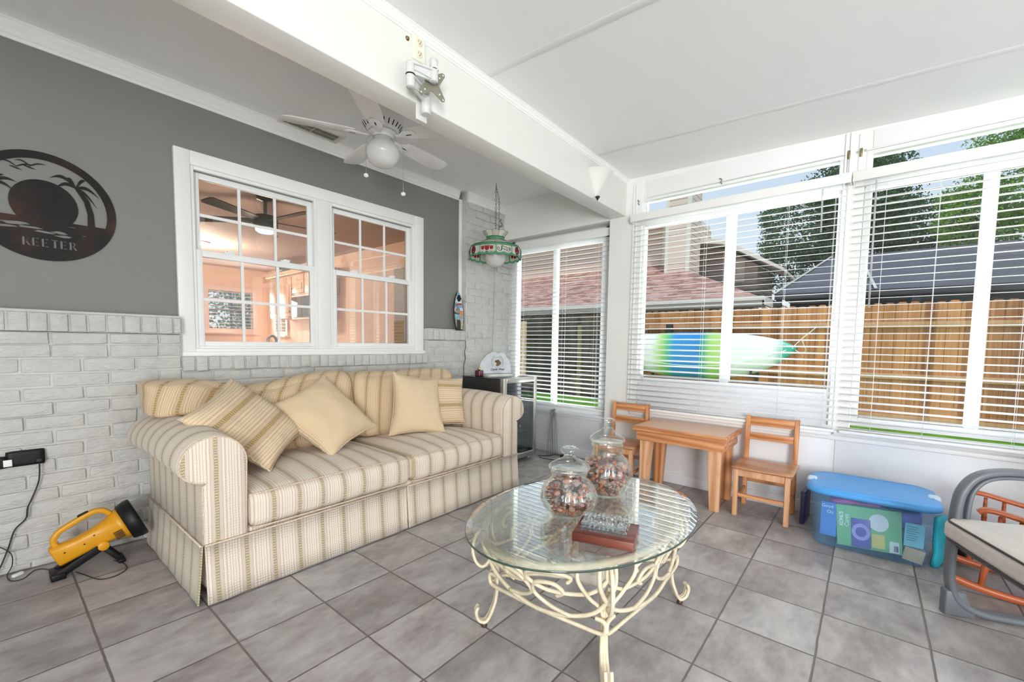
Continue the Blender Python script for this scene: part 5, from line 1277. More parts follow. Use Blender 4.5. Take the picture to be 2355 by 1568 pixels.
g = MB(); g.tube([(LX, LY, 2.632), (LX, LY, 2.618), (LX + .006, LY, 2.610), (LX + .004, LY, 2.600), (LX - .004, LY, 2.602)], .0022, 6); g.build('ceiling_hook', M_bronze, lp, True)
g = MB(); g.tube(spline([(LX, LY, 2.62), (LX + .01, LY, 2.4), (LX, LY, 2.20)], 6), .0018, 5)
g.build('lamp_wire', plain('clear_lamp_wire', (.45, .42, .34), .4), lp, True)
g = MB(); g.tube(spline([(3.50, -.088, 2.05), (3.497, -.088, 1.93), (3.492, -.088, 1.60), (3.482, -.088, 1.30), (3.474, -.088, 1.10), (3.47, -.12, .95), (3.47, -.15, .85)], 6), .0035, 6)
tag(g.build('lamp_cord', M_greycord), 'thin pale grey cord hanging down the white brick pier beneath the stained-glass lamp', 'cord')

# ================================================================ CEILING FAN
FXc, FYc = 1.630, -.812
M_fanw = plain('fan_white', (.80, .80, .79), .35, var=.01)
fan = thing('ceiling_fan', 'white five-blade hugger ceiling fan with opal globe and pull chains', 'ceiling fan', (FXc, FYc, 2.632))
g = MB(); g.lathe([(.125, 2.632), (.125, 2.50), (.122, 2.485), (.095, 2.452), (.085, 2.448), (.085, 2.440)], 48, (FXc, FYc, 0)); g.build('motor_housing', M_fanw, fan, True)
g = MB()
for k in range(24):
    a = 2 * PI * k / 24; c, s_ = math.cos(a), math.sin(a)
    g.beam((FXc + .119 * c, FYc + .119 * s_, 2.482), (FXc + .100 * c, FYc + .100 * s_, 2.457), .006, .003)
g.build('vent_slot', M_black, fan, True, bevel=0); 
g = MB(); g.lathe([(.080, 2.440), (.084, 2.436), (.084, 2.428), (.060, 2.424), (.060, 2.420), (.056, 2.392)], 32, (FXc, FYc, 0)); g.build('switch_housing', M_fanw, fan, True)
g = MB(); g.lathe([(.0835, 2.4385), (.0850, 2.4375), (.0835, 2.4365)], 32, (FXc, FYc, 0)); g.build('trim_ring', M_chrome, fan, True)
g = MB(); g.lathe([(.058, 2.412), (.058, 2.388), (.070, 2.378), (.092, 2.355), (.102, 2.330), (.103, 2.310), (.098, 2.292), (.094, 2.288), (.085, 2.262), (.062, 2.243), (.035, 2.235), (.001, 2.232)], 48, (FXc, FYc, 0)); g.build('globe', G_globe, fan, True)
for k in range(5):
    a = R(151.5 - 72 * k); c, s_ = math.cos(a), math.sin(a); Mb = Matrix.Translation((FXc, FYc, 2.418)) @ Matrix.Rotation(a, 4, 'Z') @ Matrix.Rotation(R(-9), 4, 'X')
    g = MB(); outl_ = [(.165, -.050), (.20, -.056), (.35, -.066), (.50, -.068), (.545, -.055), (.558, -.030), (.560, 0), (.558, .030), (.545, .055), (.50, .068), (.35, .066), (.20, .056), (.165, .050)]
    g.prism(outl_, -.003, .003, 'XY', Mb); g.build('blade', M_fanw, fan, True, bevel=.0015)
    g = MB(); iron = [(.085, -.012), (.12, -.014), (.145, -.034), (.185, -.040), (.215, -.028), (.228, 0), (.215, .028), (.185, .040), (.145, .034), (.12, .014), (.085, .012)]
    g.prism(iron, -.012, -.004, 'XY', Mb); io = g.build('blade_iron', M_fanw, fan, True, bevel=.003)
    g = MB(); g.prism([(.160, -.004), (.195, -.004), (.195, .004), (.160, .004)], -.0128, -.0118, 'XY', Mb); g.build('iron_slot', M_black, fan, True)
for dx, dy, L in ((-.06, .012, .155), (.052, -.048, .235)):
    x, y = FXc + dx * 1.75, FYc + dy * 1.75
    g = MB(); g.tube(spline([(FXc + dx, FYc + dy, 2.405), (FXc + dx * 1.5, FYc + dy * 1.5, 2.385), (x, y, 2.345), (x, y, 2.25), (x, y, 2.32 - L)], 4), .0012, 5); pcn = g.build('pull_chain', M_chrome, fan, True)
    g = MB(); g.ball((x, y, 2.31 - L), .015, 14, 8, (1, 1, .8)); g.build('pull_knob', M_fanw, fan, True)
# ceiling vent
vt = thing('ceiling_vent', 'white rectangular ceiling vent register near the crown moulding, behind the fan', 'vent', (1.535, -.115, 2.632))
VM = Matrix.Translation((1.535, -.108, 2.632))
g = MB(); w, d = .21, .078
g.box(-w, w, -d, -d + .026, -.009, 0, VM).box(-w, w, d - .026, d, -.009, 0, VM).box(-w, -w + .034, -d + .026, d - .026, -.009, 0, VM).box(w - .034, w, -d + .026, d - .026, -.009, 0, VM); g.build('vent_frame', plain('vent_cream', (.66, .655, .60), .45), vt, True, bevel=.002)
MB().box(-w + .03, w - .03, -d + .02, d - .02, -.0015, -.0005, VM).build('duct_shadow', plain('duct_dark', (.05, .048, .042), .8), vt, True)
g = MB()
for i in range(30): x = -w + .045 + (2 * w - .09) * i / 29; g.box(x - .0016, x + .0016, -d + .026, d - .026, -.0065, -.0015, VM)
g.box(-w + .034, w - .034, -.003, .003, -.008, -.0045, VM).box(-.006, .006, -d + .026, d - .026, -.008, -.002, VM); g.build('louvers', plain('vent_louver', (.40, .38, .33), .5), vt, True)

# ================================================================ ON THE BEAM: outlet, coax, TV mount, sconce
M_plate = plain('ivory_plate', (.82, .81, .70), .35, var=.01); M_ivory = plain('ivory_socket', (.78, .72, .55), .35)
ou = thing('wall_outlet', 'ivory double wall outlet on the white ceiling beam above the bracket', 'outlet', (1.355, -1.509, 2.515))
g = MB(); g.rbox(1.315, 1.395, -1.516, -1.5085, 2.458, 2.574, r=.003, n=5); g.build('cover_plate', M_plate, ou, True)
for z in (2.542, 2.490):
    g = MB(); g.lathe([(.016, 0), (.0175, .0015), (.016, .003), (.001, .003)], 24, (1.355, -1.5155, z), M=Matrix.Rotation(PI / 2, 4, 'X')); so = g.build('socket', M_ivory, ou, True)
    g = MB(); g.box(1.3475, 1.3495, -1.5192, -1.5184, z, z + .009).box(1.3605, 1.3625, -1.5192, -1.5184, z, z + .009); g.lathe([(.0025, 0), (.0025, .0008), (.0001, .0008)], 8, (1.355, -1.5184, z - .006), M=Matrix.Rotation(PI / 2, 4, 'X')); g.build('socket_slots', M_black, ou, True)
g = MB(); g.lathe([(.010, 0), (.010, .002), (.0055, .003), (.0045, .010), (.0015, .010), (.0015, .006), (.0001, .006)], 14, (1.292, -1.508, 2.532), M=Matrix.Rotation(PI / 2, 4, 'X')); tag(g.build('coax_jack', plain('brown_metal', (.20, .12, .06), .4, .7)), 'small brown round jack on the white beam left of the ivory outlet', 'jack')
M_mount = plain('bracket_white', (.66, .67, .66), .4, var=.02); M_vesa = plain('bracket_taupe', (.26, .25, .19), .45, .3)
bk = thing('tv_bracket', 'folded white swing-arm television bracket on the beam below the outlet', 'bracket', (1.37, -1.51, 2.30))
g = MB(); g.box(1.338, 1.402, -1.514, -1.5075, 2.195, 2.400); g.build('wall_plate', M_mount, bk, True, bevel=.002)
g = MB(); g.lathe([(.020, 0), (.023, .002), (.023, .062), (.020, .064)], 20, (1.374, -1.540, 2.218)); g.build('base_barrel', M_mount, bk, True)
a0_, a1_, a2_ = Vector((1.374, -1.540, 2.262)), Vector((1.245, -1.592, 2.325)), Vector((1.392, -1.628, 2.345))
def swing(p, q, h, nm):
    g = MB(); d = Vector((q.x - p.x, q.y - p.y, 0)).normalized(); g.beam(p + Vector((0, 0, h / 2)), Vector((q.x, q.y, p.z + h / 2)), .012, h * .9)
    g.lathe([(.001, 0), (.018, 0), (.0195, .003), (.0195, h - .003), (.018, h), (.001, h)], 20, p); g.lathe([(.001, 0), (.018, 0), (.0195, .003), (.0195, h - .003), (.018, h), (.001, h)], 20, (q.x, q.y, p.z))
    g.beam(p + Vector((0, 0, h - .004)), Vector((q.x, q.y, p.z + h - .004)), .036, .008); g.beam(p + Vector((0, 0, h * .5)), Vector((q.x, q.y, p.z + .004)), .030, .006)
    return g.build(nm, M_mount, bk, True)
swing(Vector((1.374, -1.540, 2.266)), Vector((1.245, -1.592, 2.266)), .052, 'swing_arm'); swing(Vector((1.245, -1.592, 2.322)), Vector((1.348, -1.628, 2.322)), .050, 'swing_arm')
g = MB(); 
for c_ in ((1.245, -1.592, 2.320), (1.374, -1.540, 2.264), (1.348, -1.628, 2.374)): g.lathe([(.0202, 0), (.0212, .001), (.0202, .002)], 20, c_)
g.build('pivot_ring', M_black, bk, True)
VP = frameM((1.362, -1.600, 2.332), (.97, -.24, 0), (.05, 0, 1))
g = MB(); x4 = []
for k in range(4):
    a = PI / 4 + PI / 2 * k; c, s_ = math.cos(a), math.sin(a); q, p = -s_, c
    x4 += [(.082 * c - .010 * q * -1 - 0, .082 * s_ - .010 * p * -1)][:0]
    x4 += [(.082 * c - q * .010, .082 * s_ - p * .010), (.088 * c, .088 * s_), (.082 * c + q * .010, .082 * s_ + p * .010), (.028 * math.cos(a + PI / 4) * 1.25, .028 * math.sin(a + PI / 4) * 1.25)]
g.prism(x4, -.0015, .0015, 'XY', VP); g.build('screen_plate', M_vesa, bk, True)
for k in range(4):
    for r in (.078, .052): a = PI / 4 + PI / 2 * k; MB().lathe([(.0035, -.0018), (.0035, .0018)], 10, M=VP @ Matrix.Translation((r * math.cos(a), r * math.sin(a), 0))).build('plate_hole', M_wht, bk, True)
g = MB(); g.beam((1.348, -1.628, 2.395), (1.360, -1.602, 2.34), .03, .05); g.lathe([(.019, 0), (.019, .042), (.012, .048)], 18, (1.348, -1.628, 2.376)); g.build('tilt_head', M_mount, bk, True)
sc_ = thing('wall_sconce', 'half-cone frosted white sconce with dark finial at the end of the beam', 'sconce', (3.08, -1.508, 2.30))
prof = [(.006, 2.285), (.018, 2.300), (.036, 2.335), (.058, 2.380), (.086, 2.425), (.115, 2.462), (.130, 2.475)]
g = MB(); g.lathe(prof, 32, (3.08, -1.508, 0), arc=(PI, 2 * PI)); g.lathe([(r - .004 if r > .01 else .002, z + .002) for r, z in prof][::-1], 32, (3.08, -1.508, 0), arc=(PI, 2 * PI)); g.build('sconce_shade', plain('frosted_glass', (.83, .83, .78), .35, var=.01), sc_, True)
g = MB(); g.lathe([(.002, 2.262), (.005, 2.266), (.007, 2.274), (.016, 2.284), (.019, 2.291), (.016, 2.294), (.001, 2.294)], 20, (3.08, -1.524, 0)); g.build('finial', M_bronze, sc_, True)

# ================================================================ BLACK OUTLET, CABLES, SPOTLIGHT
bo_ = thing('wall_outlet', 'wide black outlet strip on the brick near the left edge of the photo', 'outlet', (.10, -.082, .555))
g = MB(); g.rbox(.040, .168, -.100, -.074, .520, .594, r=.006, n=4); g.build('outlet_body', M_black, bo_, True)
g = MB(); g.rbox(-.06, .046, -.108, -.074, .520, .575, r=.006, n=4); g.build('adapter', M_black, bo_, True)
g = MB(); g.box(.032, .060, -.1105, -.1085, .528, .560); g.build('white_plug', M_wht, bo_, True, bevel=.001)
g = MB(); g.rbox(.135, .158, -.118, -.098, .530, .550, r=.006, n=3); g.build('plug', M_cord, bo_, True)
def cable(name, label, pts, r, mat, cat='cable'): g = MB(); g.tube(spline(pts, 8), r, 6); return tag(g.build(name, mat), label, cat)
cable('power_cable', 'thin black cable from the black wall outlet down to the floor at the left edge', [(.147, -.112, .528), (.142, -.104, .44), (.118, -.098, .36), (.100, -.096, .31), (.092, -.096, .26), (.055, -.096, .215), (.030, -.096, .13), (.0, -.10, .045), (-.03, -.11, .006), (-.10, -.12, .006)], .0032, M_cord)
cable('charger_cable', 'thin black charger lead looping on the floor from the wall to the yellow spotlight', [(-.05, -.094, .19), (.002, -.094, .150), (.038, -.100, .105), (.040, -.104, .05), (.022, -.115, .008), (.035, -.19, .005), (.070, -.20, .005), (.105, -.135, .005), (.135, -.14, .005), (.165, -.20, .005)], .0022, M_cord)
cable('tool_cord', 'thin black cord looping on the floor between yellow spotlight and sofa', [(.235, -.30, .006), (.262, -.37, .004), (.300, -.47, .004), (.355, -.485, .004), (.400, -.44, .004), (.402, -.36, .004), (.375, -.29, .006)], .0022, M_cord)
g = MB(); g.rbox(-.022, .022, -.009, .009, 0, .016, r=.006, n=4); o = g.build('inline_switch', M_wht); o.location = (.055, -.135, .0); o.rotation_euler = (0, 0, R(35)); tag(o, 'small white inline switch on the floor by the brick wall', 'switch')
fl = thing('spotlight', 'large yellow handheld spotlight with black lens ring on the floor by the sofa', 'flashlight', (.31, -.30, 0))
M_y = plain('yellow_plastic', (.72, .33, .008), .38, var=.04)
# frame along the body: x' forwards (towards the sofa, rising), z' up
d_ = Vector((.93, -.02, .37)).normalized(); FM = frameM((.315, -.285, .145), d_, (0, 1, 0)); 
sec = [(-.155, -.036, .058, .030), (-.150, -.040, .064, .034), (-.06, -.040, .050, .036), (.0, -.038, .052, .038), (.05, -.048, .062, .050), (.09, -.070, .082, .070), (.118, -.084, .090, .084)]
g = MB(); ns = 20
for (x, lo, hi, hw) in sec:
    for k in range(ns):
        t_ = 2 * PI * k / ns; e = .55 if x < .03 else (.8 if x < .07 else 1.0)
        cy = math.copysign(abs(math.cos(t_)) ** e, math.cos(t_)) * hw; cz_ = (lo + hi) / 2 + math.copysign(abs(math.sin(t_)) ** e, math.sin(t_)) * (hi - lo) / 2
        g.V.append(FM @ Vector((x, cy, -cz_ * -1)))
for i in range(len(sec) - 1):
    for k in range(ns): j = (k + 1) % ns; g._f([i * ns + k, i * ns + j, (i + 1) * ns + j, (i + 1) * ns + k], True)
g._f(list(range(ns))[::-1]); g._f([(len(sec) - 1) * ns + k for k in range(ns)])
Zs = 1 if (FM @ Vector((0, 0, 1)) - FM @ Vector((0, 0, 0))).z > 0 else -1
body = g.build('housing', M_y, fl, True)
g = MB(); g.lathe([(.001, .114), (.090, .114), (.096, .120), (.103, .150), (.104, .172), (.096, .176), (.088, .168), (.080, .160), (.001, .160)], 36, M=FM @ Matrix.Rotation(PI / 2, 4, 'Y')); g.build('lens_ring', M_black, fl, True)
g = MB(); Z = Zs; g.tube([FM @ Vector(p) for p in spline([(-.128, 0, Z * .055), (-.125, 0, Z * .085), (-.095, 0, Z * .112), (-.03, 0, Z * .124), (.04, 0, Z * .128), (.075, 0, Z * .112), (.090, 0, Z * .080)], 6)], .014, 12, flat=(.030, .024)); g.build('handle', M_y, fl, True)
g = MB(); g.rbox(-.012, .030, -.009, .009, .136, .146, r=.004, n=3, M=FM) if Zs > 0 else g.rbox(-.012, .030, -.009, .009, -.146, -.136, r=.004, n=3, M=FM); g.build('trigger', M_black, fl, True)
g = MB(); g.lathe([(.001, -.048), (.020, -.048), (.024, -.044), (.024, .044), (.020, .048), (.001, .048)], 24, M=FM @ Matrix.Translation((.005, 0, -Z * .042)) @ Matrix.Rotation(PI / 2, 4, 'X')); g.build('pivot_knob', M_y, fl, True)
g = MB(); pv = FM @ Vector((.005, 0, -Z * .042))
for s_ in (-1, 1): g.beam(pv + Vector((0, s_ * .042, 0)), (.175, -.285 + s_ * .042, .020), .010, .036)
g.beam((.175, -.34, .016), (.175, -.23, .016), .05, .030); g.beam(pv + Vector((0, -.04, -.01)), (.40, -.33, .012), .010, .022); g.beam(pv + Vector((0, .04, -.01)), (.40, -.245, .012), .010, .022); g.beam((.40, -.34, .010), (.40, -.235, .010), .03, .018); g.build('stand', M_black, fl, True, bevel=.004)
g = MB()
for i in range(6): g.box(.060, .095, -.0785, -.074, Z * (-.034) + Z * i * .0075 - .0015, Z * (-.034) + Z * i * .0075 + .0015, FM)
for p in ((-.115, .02), (.0, .030), (-.045, .012)): g.lathe([(.0035, 0), (.0035, .002)], 8, M=FM @ Matrix.Translation((p[0], -.0385, Z * p[1])) @ Matrix.Rotation(PI / 2, 4, 'X'))
g.build('vent_slots', M_cord, fl, True)

# ================================================================ KITCHEN BEHIND THE HOUSE WINDOW
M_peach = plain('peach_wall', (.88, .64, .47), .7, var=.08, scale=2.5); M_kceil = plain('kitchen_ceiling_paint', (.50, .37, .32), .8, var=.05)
g = MB(); g.box(-.6, 3.5, 5.80, 5.90, 0, 1.34).box(-.6, 3.5, 5.80, 5.90, 2.01, 2.5).box(-.6, 2.53, 5.80, 5.90, 1.34, 2.01).box(3.24, 3.5, 5.80, 5.90, 1.34, 2.01); struct(g.build('wall_kitchen_back', M_peach))
g = MB(); g.box(3.5, 3.6, .14, 4.95, 0, 2.5).box(3.5, 3.6, 5.35, 5.9, 0, 2.5).box(3.5, 3.6, 4.95, 5.35, 0, 1.30).box(3.5, 3.6, 4.95, 5.35, 2.08, 2.5); struct(g.build('wall_kitchen_right', M_peach))
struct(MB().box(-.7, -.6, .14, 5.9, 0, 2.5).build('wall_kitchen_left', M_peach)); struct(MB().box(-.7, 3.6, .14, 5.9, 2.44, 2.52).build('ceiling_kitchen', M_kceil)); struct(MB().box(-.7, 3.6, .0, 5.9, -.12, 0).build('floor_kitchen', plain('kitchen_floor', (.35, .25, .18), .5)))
M_pinkw = plain('warm_white_trim', (.83, .66, .58), .5, var=.02)
def shutter(n, M, w, h, lab):
    t = bpy.data.objects.new('window_%d' % n, None); COL.objects.link(t); t['kind'] = 'structure'
    g = MB(); f_ = .075
    g.box(-w / 2 - f_, -w / 2, -.03, .0, -h / 2 - f_, h / 2 + f_, M).box(w / 2, w / 2 + f_, -.03, 0, -h / 2 - f_, h / 2 + f_, M).box(-w / 2, w / 2, -.03, 0, h / 2, h / 2 + f_, M).box(-w / 2, w / 2, -.03, 0, -h / 2 - f_, -h / 2, M).box(-w / 2 - f_ - .03, w / 2 + f_ + .03, -.08, 0, -h / 2 - f_ - .025, -h / 2 - f_, M)
    g.build('window_frame', M_pinkw, t)
    g = MB(); g.box(-.012, .012, -.02, .04, -h / 2, h / 2, M).box(-w / 2, w / 2, -.01, .03, -.012, .012, M); g.build('mullion', M_black if n == 6 else M_pinkw, t)
    g = MB(); k = -h / 2 + .03
    while k < h / 2: g.box(-w / 2, w / 2, -.030, .020, k - .004, k + .004, M @ Matrix.Translation((0, 0, 0))); k += .062
    g.build('shutter_louvers', M_pinkw, t)
shutter(6, Matrix.Translation((2.885, 5.80, 1.675)), .71, .67, ''); shutter(7, Matrix.Translation((3.50, 5.15, 1.69)) @ Matrix.Rotation(-PI / 2, 4, 'Z'), .40, .78, '')
M_cab = wood('honey_oak', (.50, .30, .18), (.72, .50, .34), .35, 'Z')
for i, (y0, y1, z0) in enumerate(((4.42, 4.80, 1.50), (3.95, 4.42, 1.50), (3.52, 3.95, 1.86), (3.09, 3.52, 1.86))):
    cb_ = thing('kitchen_cabinet', ('tall oak wall cabinet nearest the bright kitchen window', 'tall oak wall cabinet left of the microwave', 'short oak wall cabinet above the left half of the microwave', 'short oak wall cabinet above the right half of the microwave')[i], 'cabinet', (3.32, (y0 + y1) / 2, z0), group='oak wall cabinets in the kitchen')
    MB().box(3.17, 3.49, y0 + .003, y1 - .003, z0, 2.18).build('cabinet_body', M_cab, cb_, True, bevel=.003)
    g = MB(); g.box(3.150, 3.168, y0 + .02, y1 - .02, z0 + .02, 2.16); dd = g.build('cabinet_door', M_cab, cb_, True, bevel=.003)
    g = MB(); ym = (y0 + y1) / 2; hw = (y1 - y0) / 2 - .07; top = [(ym - hw, z0 + .08), (ym + hw, z0 + .08), (ym + hw, 2.02), (ym + hw * .5, 2.06), (ym, 2.10), (ym - hw * .5, 2.06), (ym - hw, 2.02)]
    g.prism(top, 3.140, 3.150, 'YZ'); g.build('door_panel', M_cab, cb_, True, bevel=.006)
    g = MB(); g.lathe([(.004, 0), (.004, .012), (.012, .016), (.012, .022), (.001, .024)], 12, (3.150, y0 + .05 if i % 2 else y1 - .05, z0 + .10), M=Matrix.Rotation(-PI / 2, 4, 'Y')); g.build('knob', M_bronze, cb_, True)
g = MB(); g.box(3.10, 3.5, 3.05, 4.82, 2.18, 2.25); tag(g.build('cabinet_cornice', M_cab, bevel=.01), 'oak cornice running along the top of the kitchen wall cabinets', 'cornice')
mwv = thing('microwave', 'built-in microwave under the short oak cabinets in the kitchen', 'microwave', (3.3, 3.52, 1.46)); MB().box(3.14, 3.49, 3.12, 3.93, 1.47, 1.85).build('case', M_pinkw, mwv, True, bevel=.005); MB().box(3.125, 3.139, 3.30, 3.90, 1.50, 1.82).build('door_glass', plain('dark_glass', (.03, .03, .035), .08, spec=.9), mwv, True, bevel=.003); MB().box(3.125, 3.139, 3.14, 3.27, 1.50, 1.82).build('control_panel', plain('grey_panel', (.25, .22, .2), .4), mwv, True)
ctp = tag(MB().box(2.85, 3.49, .60, 5.79, .90, .94).build('worktop', plain('worktop_stone', (.60, .50, .42), .3, var=.2, scale=30), bevel=.005), 'pale kitchen worktop along the right kitchen wall', 'worktop')
cbs = tag(MB().box(2.90, 3.49, .62, 5.79, 0, .90).build('base_cabinets', M_cab, bevel=.003), 'oak base cabinets under the kitchen worktop', 'cabinet')
sk = thing('sink_tap', 'gooseneck kitchen tap showing above the sill of the left window', 'tap', (1.50, .48, .95))
g = MB(); g.tube(spline([(1.50, .48, .95), (1.50, .48, 1.12), (1.485, .47, 1.165), (1.45, .45, 1.175), (1.42, .435, 1.15), (1.415, .43, 1.10)], 6), .010, 8); g.build('spout', M_chrome, sk, True)
g = MB(); g.lathe([(.026, .94), (.022, .96), (.016, .98)], 16, (1.50, .48, 0)); g.build('tap_base', M_chrome, sk, True)
tag(MB().box(.60, 2.70, .16, .74, .90, .94).build('sink_counter', MATS['worktop_stone'], bevel=.005), 'pale counter under the kitchen window holding the tap', 'worktop'); tag(MB().box(.62, 2.68, .18, .72, 0, .90).build('sink_cabinet', M_cab), 'oak base cabinet below the kitchen window counter', 'cabinet')
g = MB(); g.rbox(1.58, 1.86, .34, .58, .942, 1.125, r=.02, n=6); tag(g.build('dish_rack', plain('white_plastic', (.82, .80, .76), .4)), 'white dish rack beside the kitchen tap', 'rack')
kf = thing('ceiling_fan', 'black five-blade ceiling fan with lit lamp seen through the kitchen window', 'ceiling fan', (1.68, 1.10, 2.44))
g = MB(); g.lathe([(.075, 2.44), (.07, 2.415), (.02, 2.40), (.014, 2.39), (.014, 2.29), (.04, 2.28), (.095, 2.265), (.10, 2.255), (.10, 2.165), (.095, 2.155)], 32, (1.68, 1.10, 0)); g.build('motor_housing', M_black, kf, True)
for k in range(5):
    Mb = Matrix.Translation((1.68, 1.10, 2.225)) @ Matrix.Rotation(R(-8 + 72 * k), 4, 'Z') @ Matrix.Rotation(R(12), 4, 'X')
    g = MB(); g.prism([(.09, -.04), (.60, -.06), (.62, -.04), (.62, .04), (.60, .06), (.09, .04)], -.004, .004, 'XY', Mb); g.build('blade', M_black, kf, True)
g = MB(); g.lathe([(.085, 2.155), (.082, 2.135), (.06, 2.12), (.001, 2.112)], 28, (1.68, 1.10, 0)); g.build('light_dome', emis('lamp_glow', (1.0, .86, .68), 5.0), kf, True)
light('POINT', 'kitchen_fan_lamp', (1.68, 1.10, 2.02), 14, (1.0, .80, .62), .08)
kl = thing('ceiling_light', 'small round lit ceiling light at the left of the kitchen', 'ceiling light', (1.90, 3.75, 2.44))
g = MB(); g.lathe([(.10, 2.44), (.10, 2.425), (.085, 2.42)], 28, (1.90, 3.75, 0)); g.build('rim', M_chrome, kl, True); g = MB(); g.lathe([(.085, 2.424), (.08, 2.405), (.001, 2.395)], 28, (1.90, 3.75, 0)); g.build('diffuser', MATS['lamp_glow'], kl, True)
light('POINT', 'kitchen_ceiling_lamp', (1.90, 3.75, 2.25), 75, (1.0, .80, .62), .10)
light('AREA', 'kitchen_window_daylight', (2.885, 5.72, 1.68), 25, (1, .95, .9), .7, .65, aim=(2.2, 2, 1.2))
g = MB(); g.box(-.006, .006, -.01, 0, -.05, .05).box(-.026, .026, -.01, 0, .005, .017); o = g.build('wall_cross', M_bronze); o.location = (2.36, 5.797, 1.60); tag(o, 'small dark cross on the peach kitchen wall left of the window', 'cross')
g = MB(); g.lathe([(.001, 0), (.055, 0), (.055, .012), (.001, .012)], 24, M=Matrix.Rotation(PI / 2, 4, 'X')); o = g.build('wall_plate', plain('red_white_plate', (.50, .10, .07), .4, var=.8, scale=22)); o.location = (2.37, 5.797, 1.43); tag(o, 'round red and white decorated plate on the peach wall under the cross', 'plate')
kd = tag(MB().box(3.455, 3.498, .75, 1.65, .94, 2.10).build('pantry_door', plain('olive_door', (.30, .24, .15), .5)), 'dull brown pantry panel at the right end of the kitchen', 'panel')
tag(MB().box(3.05, 3.20, 4.05, 4.3, 2.25, 2.33).build('basket', M_bronze, bevel=.02), 'small dark basket on top of the oak wall cabinets', 'basket')

# ================================================================ OUTDOORS
def lawn():
    m, t, b = newmat('lawn_grass'); setb(b, None, .9, spec=.1); v = coords(t); f_ = nz(t, v, 3, 5); r = ramp(t, [(.3, (.09, .26, .03)), (.55, (.17, .42, .05)), (.75, (.24, .52, .08))]); t.links.new(f_, r.inputs[0]); t.links.new(r.outputs[0], b.inputs['Base Color']); bump(t, b, nz(t, v, 90, 4), .8, .03); return m
g = MB(); g.box(3.96, 40, -30, 30, -.25, -.12).box(-30, 40, 6, 40, -.28, -.14); struct(g.build('lawn', lawn()))
struct(MB().box(9.1, 40, -30, 30, -.12, -.10).build('unseen_yard_slab', plain('dry_ground', (.34, .30, .24), .9, var=.2, scale=1.5)))  # unseen slab added to keep green lawn bounce off the house
def fence_mat(name, dark, lite):
    m, t, b = newmat(name); setb(b, None, .85, spec=.15); c = N(t, 'ShaderNodeTexCoord'); sp = N(t, 'ShaderNodeSeparateXYZ'); t.links.new(c.outputs['Object'], sp.inputs[0])
    fy = math_(t, 'FLOOR', math_(t, 'DIVIDE', sp.outputs[1], .143)); wn = N(t, 'ShaderNodeTexWhiteNoise', noise_dimensions='1D'); t.links.new(fy, wn.inputs['W'])
    mp = N(t, 'ShaderNodeMapping'); mp.inputs['Scale'].default_value = (30, 30, 1.2); t.links.new(c.outputs['Object'], mp.inputs[0]); cmb = N(t, 'ShaderNodeVectorMath', operation='ADD'); t.links.new(mp.outputs[0], cmb.inputs[0]); t.links.new(wn.outputs['Color'], cmb.inputs[1])
    f_ = nz(t, cmb.outputs[0], 1.3, 5, .6); big = nz(t, c.outputs['Object'], 2.3, 3)
    k = math_(t, 'ADD', math_(t, 'MULTIPLY', f_, .5), math_(t, 'ADD', math_(t, 'MULTIPLY', wn.outputs['Value'], .25), math_(t, 'MULTIPLY', big, .25)))
    r = ramp(t, [(.28, dark), (.5, tuple((a + b_) / 2 for a, b_ in zip(dark, lite))), (.75, lite)]); t.links.new(k, r.inputs[0]); t.links.new(r.outputs[0], b.inputs['Base Color']); bump(t, b, f_, .3, .01); return m
M_cedar = fence_mat('cedar_boards', (.17, .060, .02), (.66, .31, .125)); M_old = fence_mat('weathered_boards', (.030, .024, .018), (.135, .11, .085)); M_rail = fence_mat('cedar_rail', (.36, .19, .09), (.62, .38, .22))
def fence(name, label, y0, y1, mat, railm, ztop, posts, x=9.0, sd=1):
    f_ = thing(name, label, 'fence', (x, (y0 + y1) / 2, -.12)); g = MB(); rs = random.Random(sd); y = y0
    while y < y1 - .02:
        w = .138; t_ = ztop + rs.uniform(-.012, .012); dx = rs.uniform(0, .006)
        g.prism([(y, -.12), (y + w, -.12), (y + w, t_ - .035), (y + w - .035, t_), (y + .035, t_), (y, t_ - .035)], x + dx, x + .016 + dx, 'YZ'); y += .143
    g.build('pickets', mat, f_, True)
    for z in ((1.52, .98 - .26, .08) if sd == 1 else (1.42, .62, .05)):
        g = MB(); g.box(x - .045, x - .001, y0, y1, z - .045, z + .045); g.build('rail', railm, f_, True, bevel=.004)
    for py in posts: g = MB(); g.box(x - .095, x - .045, py - .05, py + .05, -.12, 1.56); g.build('post', railm, f_, True, bevel=.004)
fence('wooden_fence', 'new orange-brown cedar picket fence behind the kayak and the right windows', -9.5, .42, M_cedar, M_rail, 1.86, (-2.75, -5.3, -7.7), sd=1)
fence('wooden_fence', 'old dark weathered picket fence seen through the narrow recessed window', .43, 12.0, M_old, M_old, 1.84, (5.2, 7.8), sd=2)
tag(MB().box(8.88, 8.94, 3.66, 3.80, -.12, 1.72).build('fence_post', plain('fresh_pine_post', (.72, .50, .34), .7, var=.1, scale=20)), 'fresh pale orange post against the old dark fence', 'post')
tag(MB().box(8.90, 8.94, 2.02, 2.12, -.12, 1.60).build('fence_post', plain('olive_post', (.20, .17, .09), .8, var=.2, scale=20)), 'dull olive post against the old dark fence right of the pale one', 'post')
tag(MB().box(8.87, 8.945, -.10, .02, 1.28, 1.58).build('fence_post', plain('dark_post', (.03, .028, .03), .7)), 'short dark post stub with white cap over the kayak', 'post')
